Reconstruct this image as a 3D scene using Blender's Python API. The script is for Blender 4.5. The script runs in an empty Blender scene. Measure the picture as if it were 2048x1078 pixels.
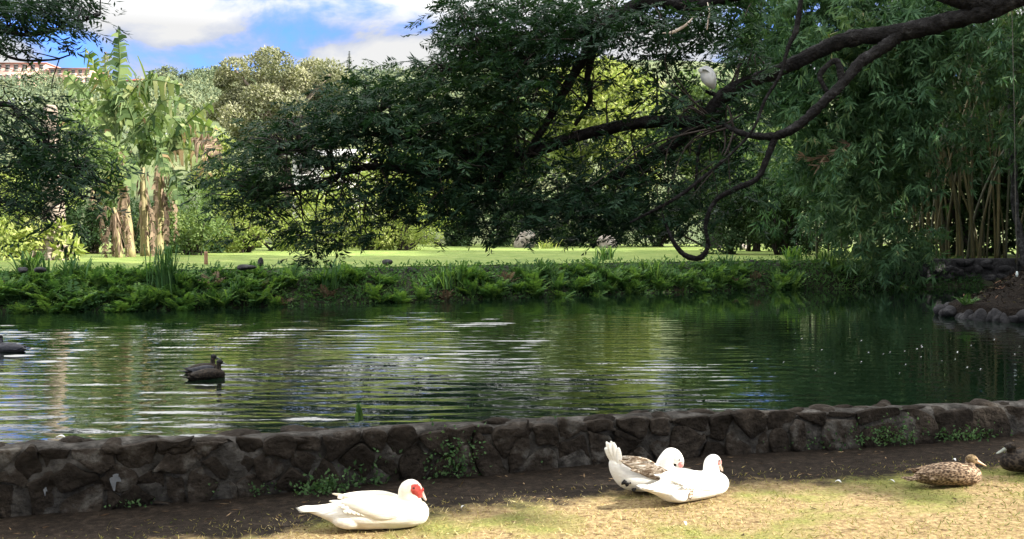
import bpy, math, random
import numpy as np
from mathutils import Vector, Matrix

random.seed(7)
R = np.random.default_rng(11)
SC = bpy.context.scene
COL = SC.collection

# ------------------------------------------------------------------ camera
HC = 1.65
TH = math.atan(69 / 2048)
cam = bpy.data.cameras.new('camera')
cam.lens = 36; cam.sensor_width = 36; cam.clip_end = 3000; cam.clip_start = 0.05
camo = bpy.data.objects.new('camera', cam)
camo.location = (0, 0, HC)
camo.rotation_euler = (math.pi / 2 - TH, 0, 0)
COL.objects.link(camo)
SC.camera = camo
# ------------------------------------------------------------------ light
SUN_EL, SUN_AZ = math.radians(31), math.radians(16)      # from the right, a little towards the camera
SUN = Vector((math.cos(SUN_EL) * math.cos(SUN_AZ), -math.cos(SUN_EL) * math.sin(SUN_AZ), math.sin(SUN_EL)))
sl = bpy.data.lights.new('sun', 'SUN')
sl.energy = 3.0; sl.angle = math.radians(0.5); sl.color = (1, .95, .86)
so = bpy.data.objects.new('sun', sl)
so.rotation_euler = SUN.to_track_quat('Z', 'Y').to_euler()
COL.objects.link(so)
SC.view_settings.view_transform = 'Standard'
SC.view_settings.look = 'None'
SC.view_settings.gamma = 1
SC.view_settings.exposure = 2.45
SC.cycles.max_bounces = 6
SC.cycles.diffuse_bounces = 3
SC.cycles.glossy_bounces = 3
SC.cycles.transmission_bounces = 3
SC.cycles.caustics_reflective = False
SC.cycles.caustics_refractive = False

W = bpy.data.worlds.new('World'); SC.world = W; W.use_nodes = True
nt = W.node_tree; nt.nodes.clear()
def N(nt, t, **k):
    n = nt.nodes.new(t)
    for a, v in k.items(): setattr(n, a, v)
    return n
def vec(nt, op, a, b):
    n = N(nt, 'ShaderNodeMath', operation=op)
    for i, q in enumerate((a, b)):
        if isinstance(q, (int, float)): n.inputs[i].default_value = q
        else: nt.links.new(q, n.inputs[i])
    return n.outputs[0]
sky = N(nt, 'ShaderNodeTexSky', sky_type='NISHITA', sun_disc=False)
sky.sun_elevation = SUN_EL
sky.sun_rotation = math.atan2(SUN.x, SUN.y)
sky.air_density = 1.0; sky.dust_density = .6; sky.ozone_density = 1.5
tc = N(nt, 'ShaderNodeTexCoord')
sep = N(nt, 'ShaderNodeSeparateXYZ'); nt.links.new(tc.outputs['Generated'], sep.inputs[0])
zz = vec(nt, 'ADD', vec(nt, 'MAXIMUM', sep.outputs[2], 0), .40)
cmb = N(nt, 'ShaderNodeCombineXYZ')
nt.links.new(vec(nt, 'DIVIDE', sep.outputs[0], zz), cmb.inputs[0])
nt.links.new(vec(nt, 'DIVIDE', sep.outputs[1], zz), cmb.inputs[1])
cmb.inputs[2].default_value = 3.7
cn = N(nt, 'ShaderNodeTexNoise'); cn.inputs['Scale'].default_value = 4.4; cn.inputs['Detail'].default_value = 7
cn.inputs['Roughness'].default_value = .55; cn.inputs['Distortion'].default_value = .3
nt.links.new(cmb.outputs[0], cn.inputs['Vector'])
cov = N(nt, 'ShaderNodeMapRange'); cov.inputs[1].default_value = .17; cov.inputs[2].default_value = .28; cov.inputs[3].default_value = 0; cov.inputs[4].default_value = .20
nt.links.new(sep.outputs[2], cov.inputs[0])
cr = N(nt, 'ShaderNodeValToRGB'); cr.color_ramp.elements[0].position = .40; cr.color_ramp.elements[1].position = .52
nt.links.new(vec(nt, 'ADD', cn.outputs['Fac'], cov.outputs[0]), cr.inputs[0])
cc = N(nt, 'ShaderNodeValToRGB')
cc.color_ramp.elements[0].position = .44; cc.color_ramp.elements[0].color = (.46, .57, .86, 1)
cc.color_ramp.elements[1].position = .60; cc.color_ramp.elements[1].color = (1, 1, 1, 1)
nt.links.new(vec(nt, 'ADD', cn.outputs['Fac'], cov.outputs[0]), cc.inputs[0])
cs = N(nt, 'ShaderNodeVectorMath', operation='SCALE'); mz = N(nt, 'ShaderNodeMapRange'); mz.inputs[1].default_value = .19; mz.inputs[2].default_value = .34; mz.inputs[3].default_value = 1.55; mz.inputs[4].default_value = 5.5
nt.links.new(sep.outputs[2], mz.inputs[0]); nt.links.new(mz.outputs[0], cs.inputs['Scale'])
nt.links.new(cc.outputs[0], cs.inputs[0])
mx = N(nt, 'ShaderNodeMix', data_type='RGBA')
nt.links.new(cr.outputs[0], mx.inputs[0]); tint = N(nt, 'ShaderNodeVectorMath', operation='MULTIPLY'); tint.inputs[1].default_value = (.17, .27, .58)
nt.links.new(sky.outputs[0], tint.inputs[0]); nt.links.new(tint.outputs[0], mx.inputs[6]); nt.links.new(cs.outputs[0], mx.inputs[7])
bg = N(nt, 'ShaderNodeBackground'); bg.inputs['Strength'].default_value = .105
nt.links.new(mx.outputs[2], bg.inputs[0])
wo = N(nt, 'ShaderNodeOutputWorld'); nt.links.new(bg.outputs[0], wo.inputs[0])

# ------------------------------------------------------------------ pixel -> world (2048x1078 photo pixels)
WAVE = 2.2
ZW = 0.30      # water level
ZL = 0.97      # lawn level
def ray(px, py):
    u = (px - 1024) / 2048; v = (539 - py) / 2048
    return np.array([u, math.cos(TH) + v * math.sin(TH), -math.sin(TH) + v * math.cos(TH)])
def P(px, py, d):
    r = ray(px, py); return np.array([0, 0, HC]) + r * (d / r[1])
def H(px, py, z):
    r = ray(px, py); return np.array([0, 0, HC]) + r * ((z - HC) / r[2])
def gz(x, y=5.0):
    return .027 * (np.clip(x, -9, 9) + 3)
def G(px, py):
    z = .05
    for _ in range(8):
        p = H(px, py, z); z = float(gz(p[0]))
    return p

# ------------------------------------------------------------------ helpers
class MB:
    def __init__(s): s.V = []; s.F = []; s.A = []; s.n = 0
    def add(s, V, F, a=0.5):
        V = np.asarray(V, float).reshape(-1, 3)
        s.V.append(V); s.F.append(np.asarray(F, int) + s.n)
        s.A.append(np.broadcast_to(np.asarray(a, float), (len(V),)))
        s.n += len(V)
    def build(s, name, mat, parent=None, smooth=False, origin=None):
        V = np.concatenate(s.V); A = np.concatenate(s.A)
        if parent is not None and origin is None: origin = np.array(parent.get('_o', (0, 0, 0)), float)
        if origin is None: origin = np.zeros(3)
        V = V - origin
        me = bpy.data.meshes.new(name)
        me.vertices.add(len(V)); me.vertices.foreach_set('co', V.ravel())
        idx = np.concatenate([f.ravel() for f in s.F])
        tot = np.concatenate([np.full(len(f), f.shape[1]) for f in s.F])
        st = np.concatenate([[0], np.cumsum(tot)[:-1]])
        me.loops.add(len(idx)); me.loops.foreach_set('vertex_index', idx.astype(np.int32))
        me.polygons.add(len(tot)); me.polygons.foreach_set('loop_start', st.astype(np.int32))
        me.update(calc_edges=True); me.validate()
        if len(me.vertices) == len(A):
            at = me.attributes.new('var', 'FLOAT', 'POINT'); at.data.foreach_set('value', A.astype(np.float32))
        if smooth: me.polygons.foreach_set('use_smooth', np.ones(len(me.polygons), bool))
        me.materials.append(mat)
        o = bpy.data.objects.new(name, me); COL.objects.link(o)
        if parent is not None: o.parent = parent
        else: o.location = origin
        return o

def tag(o, label=None, cat=None, group=None, kind=None):
    if label: o['label'] = label
    if cat: o['category'] = cat
    if group: o['group'] = group
    if kind: o['kind'] = kind
    return o
_tmp = []
def thing(name, label, cat, loc=(0, 0, 0), rz=0, group=None):
    o = bpy.data.objects.new(name, None); COL.objects.link(o)
    o.location = [float(q) for q in loc]; o.rotation_euler = (0, 0, rz); o.empty_display_size = .1
    o['_o'] = [float(q) for q in loc]; _tmp.append(o)
    return tag(o, label, cat, group)
def copy_tree(o, parent=None):
    c = o.copy(); COL.objects.link(c)
    if parent is not None: c.parent = parent
    for ch in list(o.children): copy_tree(ch, c)
    return c

def unit(v):
    return v / np.maximum(np.linalg.norm(v, axis=-1, keepdims=True), 1e-9)
def rdir(n):
    return unit(R.normal(size=(n, 3)))
def leaves(mb, C, U, S, L, w, a):
    """diamond leaves: base C, length direction U, side S"""
    n = len(C); L = np.broadcast_to(L, (n,))[:, None]; w = np.broadcast_to(w, (n,))[:, None]
    m = C + U * L * .42
    dn = unit(np.cross(U, S)) * w * .18
    V = np.stack([C, m + S * w / 2 + dn, C + U * L, m - S * w / 2 + dn], 1).reshape(-1, 3)
    F = np.arange(n * 4).reshape(n, 4)
    mb.add(V, F, np.repeat(np.broadcast_to(a, (n,)), 4))
def side(U, ref=None):
    if ref is None: ref = rdir(len(U))
    return unit(np.cross(U, ref))
def catmull(p, k=6):
    p = np.asarray(p, float)
    if len(p) < 3:
        t = np.linspace(0, 1, k + 1)[:, None]; return p[0] * (1 - t) + p[-1] * t
    q = np.vstack([2 * p[0] - p[1], p, 2 * p[-1] - p[-2]])
    out = []
    for i in range(len(p) - 1):
        a, b, c, d = q[i:i + 4]
        for t in np.arange(k) / k:
            out.append(.5 * (2 * b + (c - a) * t + (2 * a - 5 * b + 4 * c - d) * t * t + (3 * b - a - 3 * c + d) * t ** 3))
    out.append(p[-1]); return np.array(out)
def tube(mb, pts, rad, ns=6, k=5, rough=0.0, a=.5):
    """smooth tapering tube through pts"""
    pr = np.column_stack([np.asarray(pts, float), np.broadcast_to(rad, (len(pts),))])
    q = catmull(pr, k); p, r = q[:, :3], np.maximum(q[:, 3], 1e-4)
    t = unit(np.gradient(p, axis=0))
    ref = np.array([0, 0, 1.]) if abs(t[:, 2]).mean() < .75 else np.array([1., 0.1, 0])
    s1 = unit(np.cross(t, ref)); s2 = np.cross(t, s1)
    an = np.linspace(0, 2 * np.pi, ns, endpoint=False)
    m = len(p)
    rr = r[:, None] * np.ones((1, ns))
    if rough: rr = rr * (1 + rough * (R.normal(size=(m, ns)) * .6 + R.normal(size=(1, ns)) * .5 + R.normal(size=(m, 1)) * .4))
    V = p[:, None] + (s1[:, None] * np.cos(an)[None, :, None] + s2[:, None] * np.sin(an)[None, :, None]) * rr[..., None]
    V = V.reshape(-1, 3)
    i = np.arange(m - 1)[:, None] * ns; j = np.arange(ns)[None]
    F = np.stack([i + j, i + (j + 1) % ns, i + ns + (j + 1) % ns, i + ns + j], -1).reshape(-1, 4)
    V = np.vstack([V, p[0], p[-1]])
    c0 = np.stack([np.full(ns, m * ns), (np.arange(ns) + 1) % ns, np.arange(ns)], 1)
    c1 = np.stack([np.full(ns, m * ns + 1), (m - 1) * ns + np.arange(ns), (m - 1) * ns + (np.arange(ns) + 1) % ns], 1)
    n0 = mb.n
    mb.add(V, F, a)
    mb.F.append(c0 + n0); mb.F.append(c1 + n0)
def ellipsoid(mb, c, r, M=None, nu=16, nv=10, a=.5, lump=0, ls=3):
    u = np.linspace(0, 2 * np.pi, nu, endpoint=False); v = np.linspace(0, np.pi, nv + 1)[1:-1]
    X = np.stack([np.cos(u)[None] * np.sin(v)[:, None], np.sin(u)[None] * np.sin(v)[:, None], np.cos(v)[:, None] + 0 * u[None]], -1).reshape(-1, 3)
    X = np.vstack([X, [0, 0, 1], [0, 0, -1]])
    if lump:
        d = np.zeros(len(X))
        for _ in range(7):
            k = rdir(1)[0] * R.uniform(.6, 1.3) * ls; d += np.sin(X @ k + R.uniform(0, 6.3)) / 4
        X = X * (1 + lump * d)[:, None]
    X = X * np.asarray(r)
    if M is not None: X = X @ np.asarray(M).T
    V = X + np.asarray(c)
    m = len(v); i = np.arange(m - 1)[:, None] * nu; j = np.arange(nu)[None]
    F = np.stack([i + j, i + nu + j, i + nu + (j + 1) % nu, i + (j + 1) % nu], -1).reshape(-1, 4)
    n0 = mb.n
    mb.add(V, F, a)
    k = np.arange(nu)
    mb.F.append(np.stack([np.full(nu, m * nu), k, (k + 1) % nu], 1) + n0)
    mb.F.append(np.stack([np.full(nu, m * nu + 1), (m - 1) * nu + (k + 1) % nu, (m - 1) * nu + k], 1) + n0)
def rot(rx=0, ry=0, rz=0):
    return np.array(Matrix.Rotation(rz, 3, 'Z') @ Matrix.Rotation(ry, 3, 'Y') @ Matrix.Rotation(rx, 3, 'X'))
def box(mb, c, s, rz=0, a=.5):
    X = np.array([[x, y, z] for x in (-.5, .5) for y in (-.5, .5) for z in (-.5, .5)]) * np.asarray(s)
    X = X @ rot(0, 0, rz).T + np.asarray(c)
    mb.add(X, [[0, 1, 3, 2], [4, 6, 7, 5], [0, 4, 5, 1], [2, 3, 7, 6], [0, 2, 6, 4], [1, 5, 7, 3]], a)
def grid(mb, P3, a=.5):
    n, m = P3.shape[:2]
    i = np.arange(n - 1)[:, None] * m; j = np.arange(m - 1)[None]
    F = np.stack([i + j, i + j + 1, i + m + j + 1, i + m + j], -1).reshape(-1, 4)
    mb.add(P3.reshape(-1, 3), F, np.asarray(a).reshape(-1) if np.ndim(a) else a)
_ks = rdir(24) * R.uniform(.5, 2.2, (24, 1)); _ps = R.uniform(0, 6.3, 24)
def fnoise(X, s):
    """cheap smooth noise in about -1..1"""
    X = np.asarray(X) * s
    return np.sin(X @ _ks.T + _ps + 1.3 * np.sin(X @ _ks[::-1].T * .7)).mean(-1) * 2.2

# ------------------------------------------------------------------ materials
def newmat(name):
    m = bpy.data.materials.new(name); m.use_nodes = True
    nt = m.node_tree; nt.nodes.clear()
    return m, nt, N(nt, 'ShaderNodeOutputMaterial')
def ramp(nt, stops, src):
    r = N(nt, 'ShaderNodeValToRGB'); e = r.color_ramp.elements
    while len(e) < len(stops): e.new(.5)
    for q, (p, c) in zip(e, stops): q.position = p; q.color = (*c, 1)
    nt.links.new(src, r.inputs[0]); return r.outputs[0]
def principled(nt, color, rough=.6, spec=.3):
    b = N(nt, 'ShaderNodeBsdfPrincipled')
    if isinstance(color, tuple): b.inputs['Base Color'].default_value = (*color, 1)
    else: nt.links.new(color, b.inputs['Base Color'])
    b.inputs['Roughness'].default_value = rough; b.inputs['Specular IOR Level'].default_value = spec
    return b
def leaf_mat(name, stops, rough=.6, spec=.12, trans=.3, tcol=(1.25, 1.35, .6)):
    m, nt, out = newmat(name)
    at = N(nt, 'ShaderNodeAttribute', attribute_name='var')
    c = ramp(nt, stops, at.outputs['Fac'])
    b = principled(nt, c, rough, spec)
    tr = N(nt, 'ShaderNodeBsdfTranslucent')
    mu = N(nt, 'ShaderNodeVectorMath', operation='MULTIPLY'); mu.inputs[1].default_value = tcol
    nt.links.new(c, mu.inputs[0]); nt.links.new(mu.outputs[0], tr.inputs[0])
    ms = N(nt, 'ShaderNodeMixShader'); ms.inputs[0].default_value = trans
    nt.links.new(b.outputs[0], ms.inputs[1]); nt.links.new(tr.outputs[0], ms.inputs[2])
    nt.links.new(ms.outputs[0], out.inputs[0]); return m
def noise_mat(name, stops, scale=5, detail=6, rough=.85, spec=.2, bump=.3, dist=.05, sv=(1, 1, 1), bscale=None, attr=None, coord='Object', distortion=0, vor=None):
    m, nt, out = newmat(name)
    t = N(nt, 'ShaderNodeTexCoord'); mp = N(nt, 'ShaderNodeMapping'); mp.inputs['Scale'].default_value = sv
    nt.links.new(t.outputs[coord], mp.inputs[0])
    n = N(nt, 'ShaderNodeTexNoise'); n.inputs['Scale'].default_value = scale; n.inputs['Detail'].default_value = detail
    n.inputs['Roughness'].default_value = .65; n.inputs['Distortion'].default_value = distortion
    nt.links.new(mp.outputs[0], n.inputs['Vector'])
    src = n.outputs['Fac']
    if vor:
        v = N(nt, 'ShaderNodeTexVoronoi'); v.inputs['Scale'].default_value = vor
        nt.links.new(mp.outputs[0], v.inputs['Vector'])
        src = vec(nt, 'ADD', vec(nt, 'MULTIPLY', v.outputs['Distance'], .8), vec(nt, 'MULTIPLY', vec(nt, 'SUBTRACT', src, .5), .6))
    if attr:
        at = N(nt, 'ShaderNodeAttribute', attribute_name='var')
        src = vec(nt, 'ADD', src, vec(nt, 'MULTIPLY', vec(nt, 'SUBTRACT', at.outputs['Fac'], .5), attr))
    b = principled(nt, ramp(nt, stops, src), rough, spec)
    n2 = N(nt, 'ShaderNodeTexNoise'); n2.inputs['Scale'].default_value = bscale or scale * 3; n2.inputs['Detail'].default_value = 5
    nt.links.new(mp.outputs[0], n2.inputs['Vector'])
    bp = N(nt, 'ShaderNodeBump'); bp.inputs['Strength'].default_value = bump; bp.inputs['Distance'].default_value = dist
    nt.links.new(n2.outputs['Fac'], bp.inputs['Height']); nt.links.new(bp.outputs[0], b.inputs['Normal'])
    nt.links.new(b.outputs[0], out.inputs[0]); return m
def plain(name, color, rough=.6, spec=.3):
    m, nt, out = newmat(name)
    t = N(nt, 'ShaderNodeTexCoord'); n = N(nt, 'ShaderNodeTexNoise'); n.inputs['Scale'].default_value = 30
    nt.links.new(t.outputs['Object'], n.inputs['Vector'])
    c = ramp(nt, [(.3, tuple(q * .8 for q in color)), (.7, tuple(min(1, q * 1.1) for q in color))], n.outputs['Fac'])
    b = principled(nt, c, rough, spec)
    nt.links.new(b.outputs[0], out.inputs[0]); return m

M = {}
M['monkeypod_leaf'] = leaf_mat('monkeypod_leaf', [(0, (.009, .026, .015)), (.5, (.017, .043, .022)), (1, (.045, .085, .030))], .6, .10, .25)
M['bamboo_leaf'] = leaf_mat('bamboo_leaf', [(0, (.026, .068, .034)), (.6, (.075, .145, .066)), (.93, (.15, .22, .085)), (1, (.20, .19, .10))], .6, .12, .3)
M['bright_leaf'] = leaf_mat('bright_leaf', [(0, (.10, .15, .04)), (.5, (.22, .27, .075)), (1, (.42, .43, .17))], .65, .10, .35)
M['mid_leaf'] = leaf_mat('mid_leaf', [(0, (.045, .085, .03)), (.6, (.10, .15, .05)), (1, (.20, .25, .09))], .65, .10, .3)
M['dark_leaf'] = leaf_mat('dark_leaf', [(0, (.016, .034, .015)), (.6, (.032, .060, .024)), (1, (.055, .09, .03))], .65, .10, .25)
M['pale_leaf'] = leaf_mat('pale_leaf', [(0, (.075, .09, .05)), (.5, (.17, .175, .10)), (1, (.34, .33, .21))], .6, .2, .2)
M['hill_leaf'] = leaf_mat('hill_leaf', [(0, (.06, .09, .06)), (.5, (.11, .14, .08)), (1, (.21, .22, .12))], .7, .1, .1)
M['banana_leaf'] = leaf_mat('banana_leaf', [(0, (.028, .055, .022)), (.35, (.075, .12, .045)), (.7, (.17, .22, .09)), (.95, (.32, .33, .17)), (1, (.24, .17, .09))], .55, .15, .4)
M['dry_leaf'] = leaf_mat('dry_leaf', [(0, (.05, .035, .025)), (1, (.26, .19, .13))], .8, .1, .25, (1.1, 1, .8))
M['fern_leaf'] = leaf_mat('fern_leaf', [(0, (.026, .066, .028)), (.5, (.072, .150, .048)), (1, (.20, .31, .08))], .65, .10, .35)
M['weed_leaf'] = leaf_mat('weed_leaf', [(0, (.03, .075, .025)), (1, (.10, .17, .07))], .65, .10, .3)
M['grass_blade'] = leaf_mat('grass_blade', [(0, (.07, .11, .022)), (.45, (.20, .20, .05)), (.8, (.36, .28, .11)), (1, (.5, .42, .22))], .7, .2, .3, (1.1, 1.1, .7))
M['tall_grass'] = leaf_mat('tall_grass', [(0, (.03, .08, .03)), (1, (.07, .14, .05))], .65, .10, .3)
M['bark'] = noise_mat('bark', [(.3, (.005, .005, .005)), (.52, (.012, .011, .011)), (.66, (.032, .031, .031)), (.78, (.10, .10, .105))], 7, 8, .9, .15, 1, .05, (1, 1, 1))
M['pale_bark'] = noise_mat('pale_bark', [(.3, (.12, .09, .07)), (.55, (.27, .22, .18)), (.8, (.42, .37, .32))], 7, 8, .9, .1, .8, .03)
M['lichen_bark'] = noise_mat('lichen_bark', [(.35, (.02, .02, .02)), (.55, (.06, .06, .06)), (.7, (.17, .18, .18))], 11, 8, .9, .1, .8, .03)
M['peat'] = noise_mat('peat', [(.3, (.006, .005, .004)), (.7, (.022, .017, .013))], 9, 8, .95, .1, 1, .05)
M['peat_leaf'] = leaf_mat('peat_leaf', [(0, (.008, .006, .005)), (.7, (.028, .02, .015)), (1, (.10, .085, .05))], .8, .1, .1)
M['twig'] = noise_mat('twig', [(.3, (.02, .017, .014)), (.7, (.05, .04, .035))], 20)
M['dead_wood'] = noise_mat('dead_wood', [(.3, (.35, .28, .22)), (.7, (.6, .5, .42))], 12)
M['culm'] = noise_mat('culm', [(.3, (.028, .030, .012)), (.55, (.062, .055, .020)), (.8, (.115, .095, .036))], 3, 4, .45, .4, .1, .01, (3, 3, .6), attr=.5)
M['pseudostem'] = noise_mat('pseudostem', [(.3, (.10, .07, .045)), (.5, (.22, .18, .09)), (.75, (.33, .33, .13))], 4, 6, .6, .3, .4, .02, (4, 4, .6))
M['stone'] = noise_mat('stone', [(.22, (.010, .008, .006)), (.45, (.023, .0185, .0145)), (.60, (.041, .033, .026)), (.74, (.10, .093, .082))], 8, 10, .95, .1, 1, .035, bscale=26, attr=.2)
M['mortar'] = noise_mat('mortar', [(.3, (.018, .016, .014)), (.5, (.048, .044, .039)), (.72, (.13, .12, .108))], 9, 9, .95, .1, .9, .03)
M['dark_stone'] = noise_mat('dark_stone', [(.3, (.012, .012, .013)), (.55, (.035, .034, .036)), (.8, (.09, .09, .09))], 5, 8, .9, .2, .9, .04)
M['pale_rock'] = noise_mat('pale_rock', [(.3, (.10, .085, .07)), (.5, (.30, .26, .22)), (.75, (.5, .46, .42))], 3, 8, .9, .15, .9, .05)
M['soil'] = noise_mat('soil', [(.3, (.018, .014, .011)), (.7, (.045, .036, .028))], 8)
M['white_wall'] = noise_mat('white_wall', [(.3, (.50, .49, .47)), (.7, (.64, .62, .59))], 1.5, 4, .9, .1, .1)
M['pink_wall'] = noise_mat('pink_wall', [(.3, (.42, .24, .20)), (.7, (.52, .32, .27))], .6, 4, .9, .1, .1)
M['red_roof'] = noise_mat('red_roof', [(.3, (.34, .10, .06)), (.7, (.45, .16, .09))], 1)
M['grey_roof'] = noise_mat('grey_roof', [(.3, (.30, .32, .36)), (.7, (.40, .43, .48))], 1)
M['white_roof'] = noise_mat('white_roof', [(.3, (.42, .42, .42)), (.7, (.55, .55, .54))], 1)
M['window_glass'] = plain('window_glass', (.10, .09, .09), .15, .5)
M['white_feather'] = noise_mat('white_feather', [(.3, (.70, .67, .60)), (.6, (.80, .78, .73))], 25, 5, .75, .15, .35, .006, (1, 1, 2.5), bscale=70)
M['egret_feather'] = noise_mat('egret_feather', [(.3, (.84, .87, .92)), (.6, (.90, .92, .95))], 9, 4, .8, .1, .3, .01)
M['cream_feather'] = noise_mat('cream_feather', [(.3, (.66, .58, .44)), (.6, (.80, .76, .68))], 9, 5, .75, .15, .35, .006, (1, 1, 2.5), bscale=70)
M['brown_wing'] = noise_mat('brown_wing', [(.30, (.05, .035, .025)), (.45, (.16, .11, .07)), (.55, (.42, .34, .25)), (.66, (.75, .70, .62))], 14, 5, .75, .15, .4, .006, (1, 1, 3), distortion=1.5)
M['mottled'] = noise_mat('mottled', [(.10, (.028, .019, .013)), (.28, (.085, .055, .034)), (.45, (.19, .125, .078)), (.68, (.40, .30, .20))], 45, 4, .75, .15, .3, .004, (1, 1.2, 1.6), vor=62)
M['hen_head'] = noise_mat('hen_head', [(.35, (.05, .035, .02)), (.6, (.27, .19, .10))], 55, 4, .75, .15, .2, .003)
M['dark_feather'] = noise_mat('dark_feather', [(.35, (.005, .005, .006)), (.65, (.016, .014, .014))], 30, 4, .6, .25, .3, .004)
M['dusky_feather'] = noise_mat('dusky_feather', [(.35, (.012, .009, .007)), (.65, (.055, .042, .030))], 40, 4, .7, .15, .3, .004, vor=55)
M['grey_feather'] = noise_mat('grey_feather', [(.35, (.045, .045, .055)), (.65, (.09, .09, .10))], 30, 4, .7, .2, .3, .004)
M['red_skin'] = noise_mat('red_skin', [(.35, (.50, .045, .035)), (.65, (.70, .12, .10))], 60, 4, .6, .3, .8, .006, bscale=150)
M['pink_skin'] = noise_mat('pink_skin', [(.35, (.55, .20, .18)), (.65, (.68, .33, .30))], 60, 4, .6, .3, .6, .004)
M['pale_bill'] = plain('pale_bill', (.62, .45, .38), .45, .4)
M['orange_bill'] = plain('orange_bill', (.55, .36, .22), .45, .4)
M['grey_bill'] = plain('grey_bill', (.22, .24, .2), .45, .4)
M['eye'] = plain('eye', (.006, .005, .005), .1, .6)
M['feather_bit'] = plain('feather_bit', (.62, .62, .62), .8, .1)
M['fallen_leaf'] = leaf_mat('fallen_leaf', [(0, (.03, .018, .012)), (.6, (.10, .06, .03)), (1, (.34, .24, .14))], .8, .1, .1)
M['wood_post'] = noise_mat('wood_post', [(.3, (.20, .11, .07)), (.7, (.34, .2, .13))], 6)
M['rope'] = plain('rope', (.09, .085, .07), .8)
M['float'] = plain('float', (.6, .68, .68), .4)

# ------------------------------------------------------------------ foreground ground
def wall_base(s):
    """near wall's foot line: s = photo pixel column -> world x,y (on the ground)"""
    xs = np.array([-900, -500, -100, 0, 400, 830, 1100, 1400, 1700, 2048, 2400, 2900])
    ys = np.array([1150, 1105, 1045, 1032, 1000, 960, 936, 910, 892, 868, 850, 832])
    return G(s, float(np.interp(s, xs, ys)))
_s = np.arange(-900, 2901, 20)
WB = np.array([wall_base(s) for s in _s])                     # wall foot in the world
_k = np.ones(9) / 9
for c in (0, 1): WB[4:-4, c] = np.convolve(WB[:, c], _k, 'valid')
def wall_y(x): return np.interp(x, WB[:, 0], WB[:, 1])

m, nt, out = newmat('ground')
t = N(nt, 'ShaderNodeTexCoord')
def nz(scale, detail=6, rough=.6, sv=(1, 1, 1), d=0):
    mp = N(nt, 'ShaderNodeMapping'); mp.inputs['Scale'].default_value = sv
    nt.links.new(t.outputs['Object'], mp.inputs[0])
    n = N(nt, 'ShaderNodeTexNoise'); n.inputs['Scale'].default_value = scale; n.inputs['Detail'].default_value = detail
    n.inputs['Roughness'].default_value = rough; n.inputs['Distortion'].default_value = d
    nt.links.new(mp.outputs[0], n.inputs['Vector']); return n.outputs['Fac']
dry = ramp(nt, [(.30, (.10, .055, .028)), (.45, (.23, .16, .080)), (.55, (.33, .25, .125)), (.72, (.43, .35, .19))], nz(38, 8, .75, (1, .8, 1)))
grn = ramp(nt, [(.35, (.10, .10, .03)), (.65, (.30, .30, .09))], nz(60, 6, .7))
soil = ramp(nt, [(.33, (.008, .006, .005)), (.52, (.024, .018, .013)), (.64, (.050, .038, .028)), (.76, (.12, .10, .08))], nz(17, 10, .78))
stk = ramp(nt, [(.55, (0, 0, 0)), (.66, (1, 1, 1))], nz(11, 5, .65, (1, 2.6, 1), .6))
mxs = N(nt, 'ShaderNodeMix', data_type='RGBA'); nt.links.new(vec(nt, 'MULTIPLY', stk, .75), mxs.inputs[0]); nt.links.new(dry, mxs.inputs[6]); mxs.inputs[7].default_value = (.10, .065, .036, 1); dry = mxs.outputs[2]
at = N(nt, 'ShaderNodeAttribute', attribute_name='var')
g1 = ramp(nt, [(.48, (0, 0, 0)), (.60, (1, 1, 1))], nz(1.7, 5, .6))
mxa = N(nt, 'ShaderNodeMix', data_type='RGBA'); nt.links.new(g1, mxa.inputs[0]); nt.links.new(dry, mxa.inputs[6]); nt.links.new(grn, mxa.inputs[7])
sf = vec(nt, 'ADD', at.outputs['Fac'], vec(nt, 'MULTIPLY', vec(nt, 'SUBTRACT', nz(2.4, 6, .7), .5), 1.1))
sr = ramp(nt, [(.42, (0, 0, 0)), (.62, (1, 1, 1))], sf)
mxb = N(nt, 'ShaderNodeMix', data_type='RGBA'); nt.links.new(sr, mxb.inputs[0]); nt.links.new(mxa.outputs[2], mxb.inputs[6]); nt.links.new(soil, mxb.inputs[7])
b = principled(nt, mxb.outputs[2], .95, .1)
bp = N(nt, 'ShaderNodeBump'); bp.inputs['Strength'].default_value = .8; bp.inputs['Distance'].default_value = .025
nt.links.new(nz(45, 7, .75), bp.inputs['Height']); nt.links.new(bp.outputs[0], b.inputs['Normal'])
nt.links.new(b.outputs[0], out.inputs[0]); M['ground'] = m

xs = np.concatenate([np.linspace(-60, -6, 28), np.linspace(-5.8, 7, 180), np.linspace(7.5, 60, 28)])
vs = np.concatenate([np.linspace(0, .55, 10), np.linspace(.56, 1, 110)])
Y0 = -30.0
yy = Y0 + (wall_y(xs)[None] + .15 - Y0) * vs[:, None]
yy = np.where(vs[:, None] <= .55, yy, yy)
XX = np.broadcast_to(xs[None], yy.shape)
dist = wall_y(XX) - yy
ZZ = gz(XX) + .02 * fnoise(np.stack([XX, yy, 0 * XX], -1), 1.3) * np.clip((yy - 2) / 3, 0, 1) + .008 * fnoise(np.stack([XX, yy, 0 * XX], -1), 6)
ground_pts = np.stack([XX, yy, ZZ], -1)
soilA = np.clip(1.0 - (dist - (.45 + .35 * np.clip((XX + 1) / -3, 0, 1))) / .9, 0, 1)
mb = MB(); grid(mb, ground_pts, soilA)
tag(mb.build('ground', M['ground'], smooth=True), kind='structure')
def gzz(x, y):
    X = np.stack([x, y, 0 * x], -1)
    return gz(x) + .02 * fnoise(X, 1.3) * np.clip((y - 2) / 3, 0, 1) + .008 * fnoise(X, 6)

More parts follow.
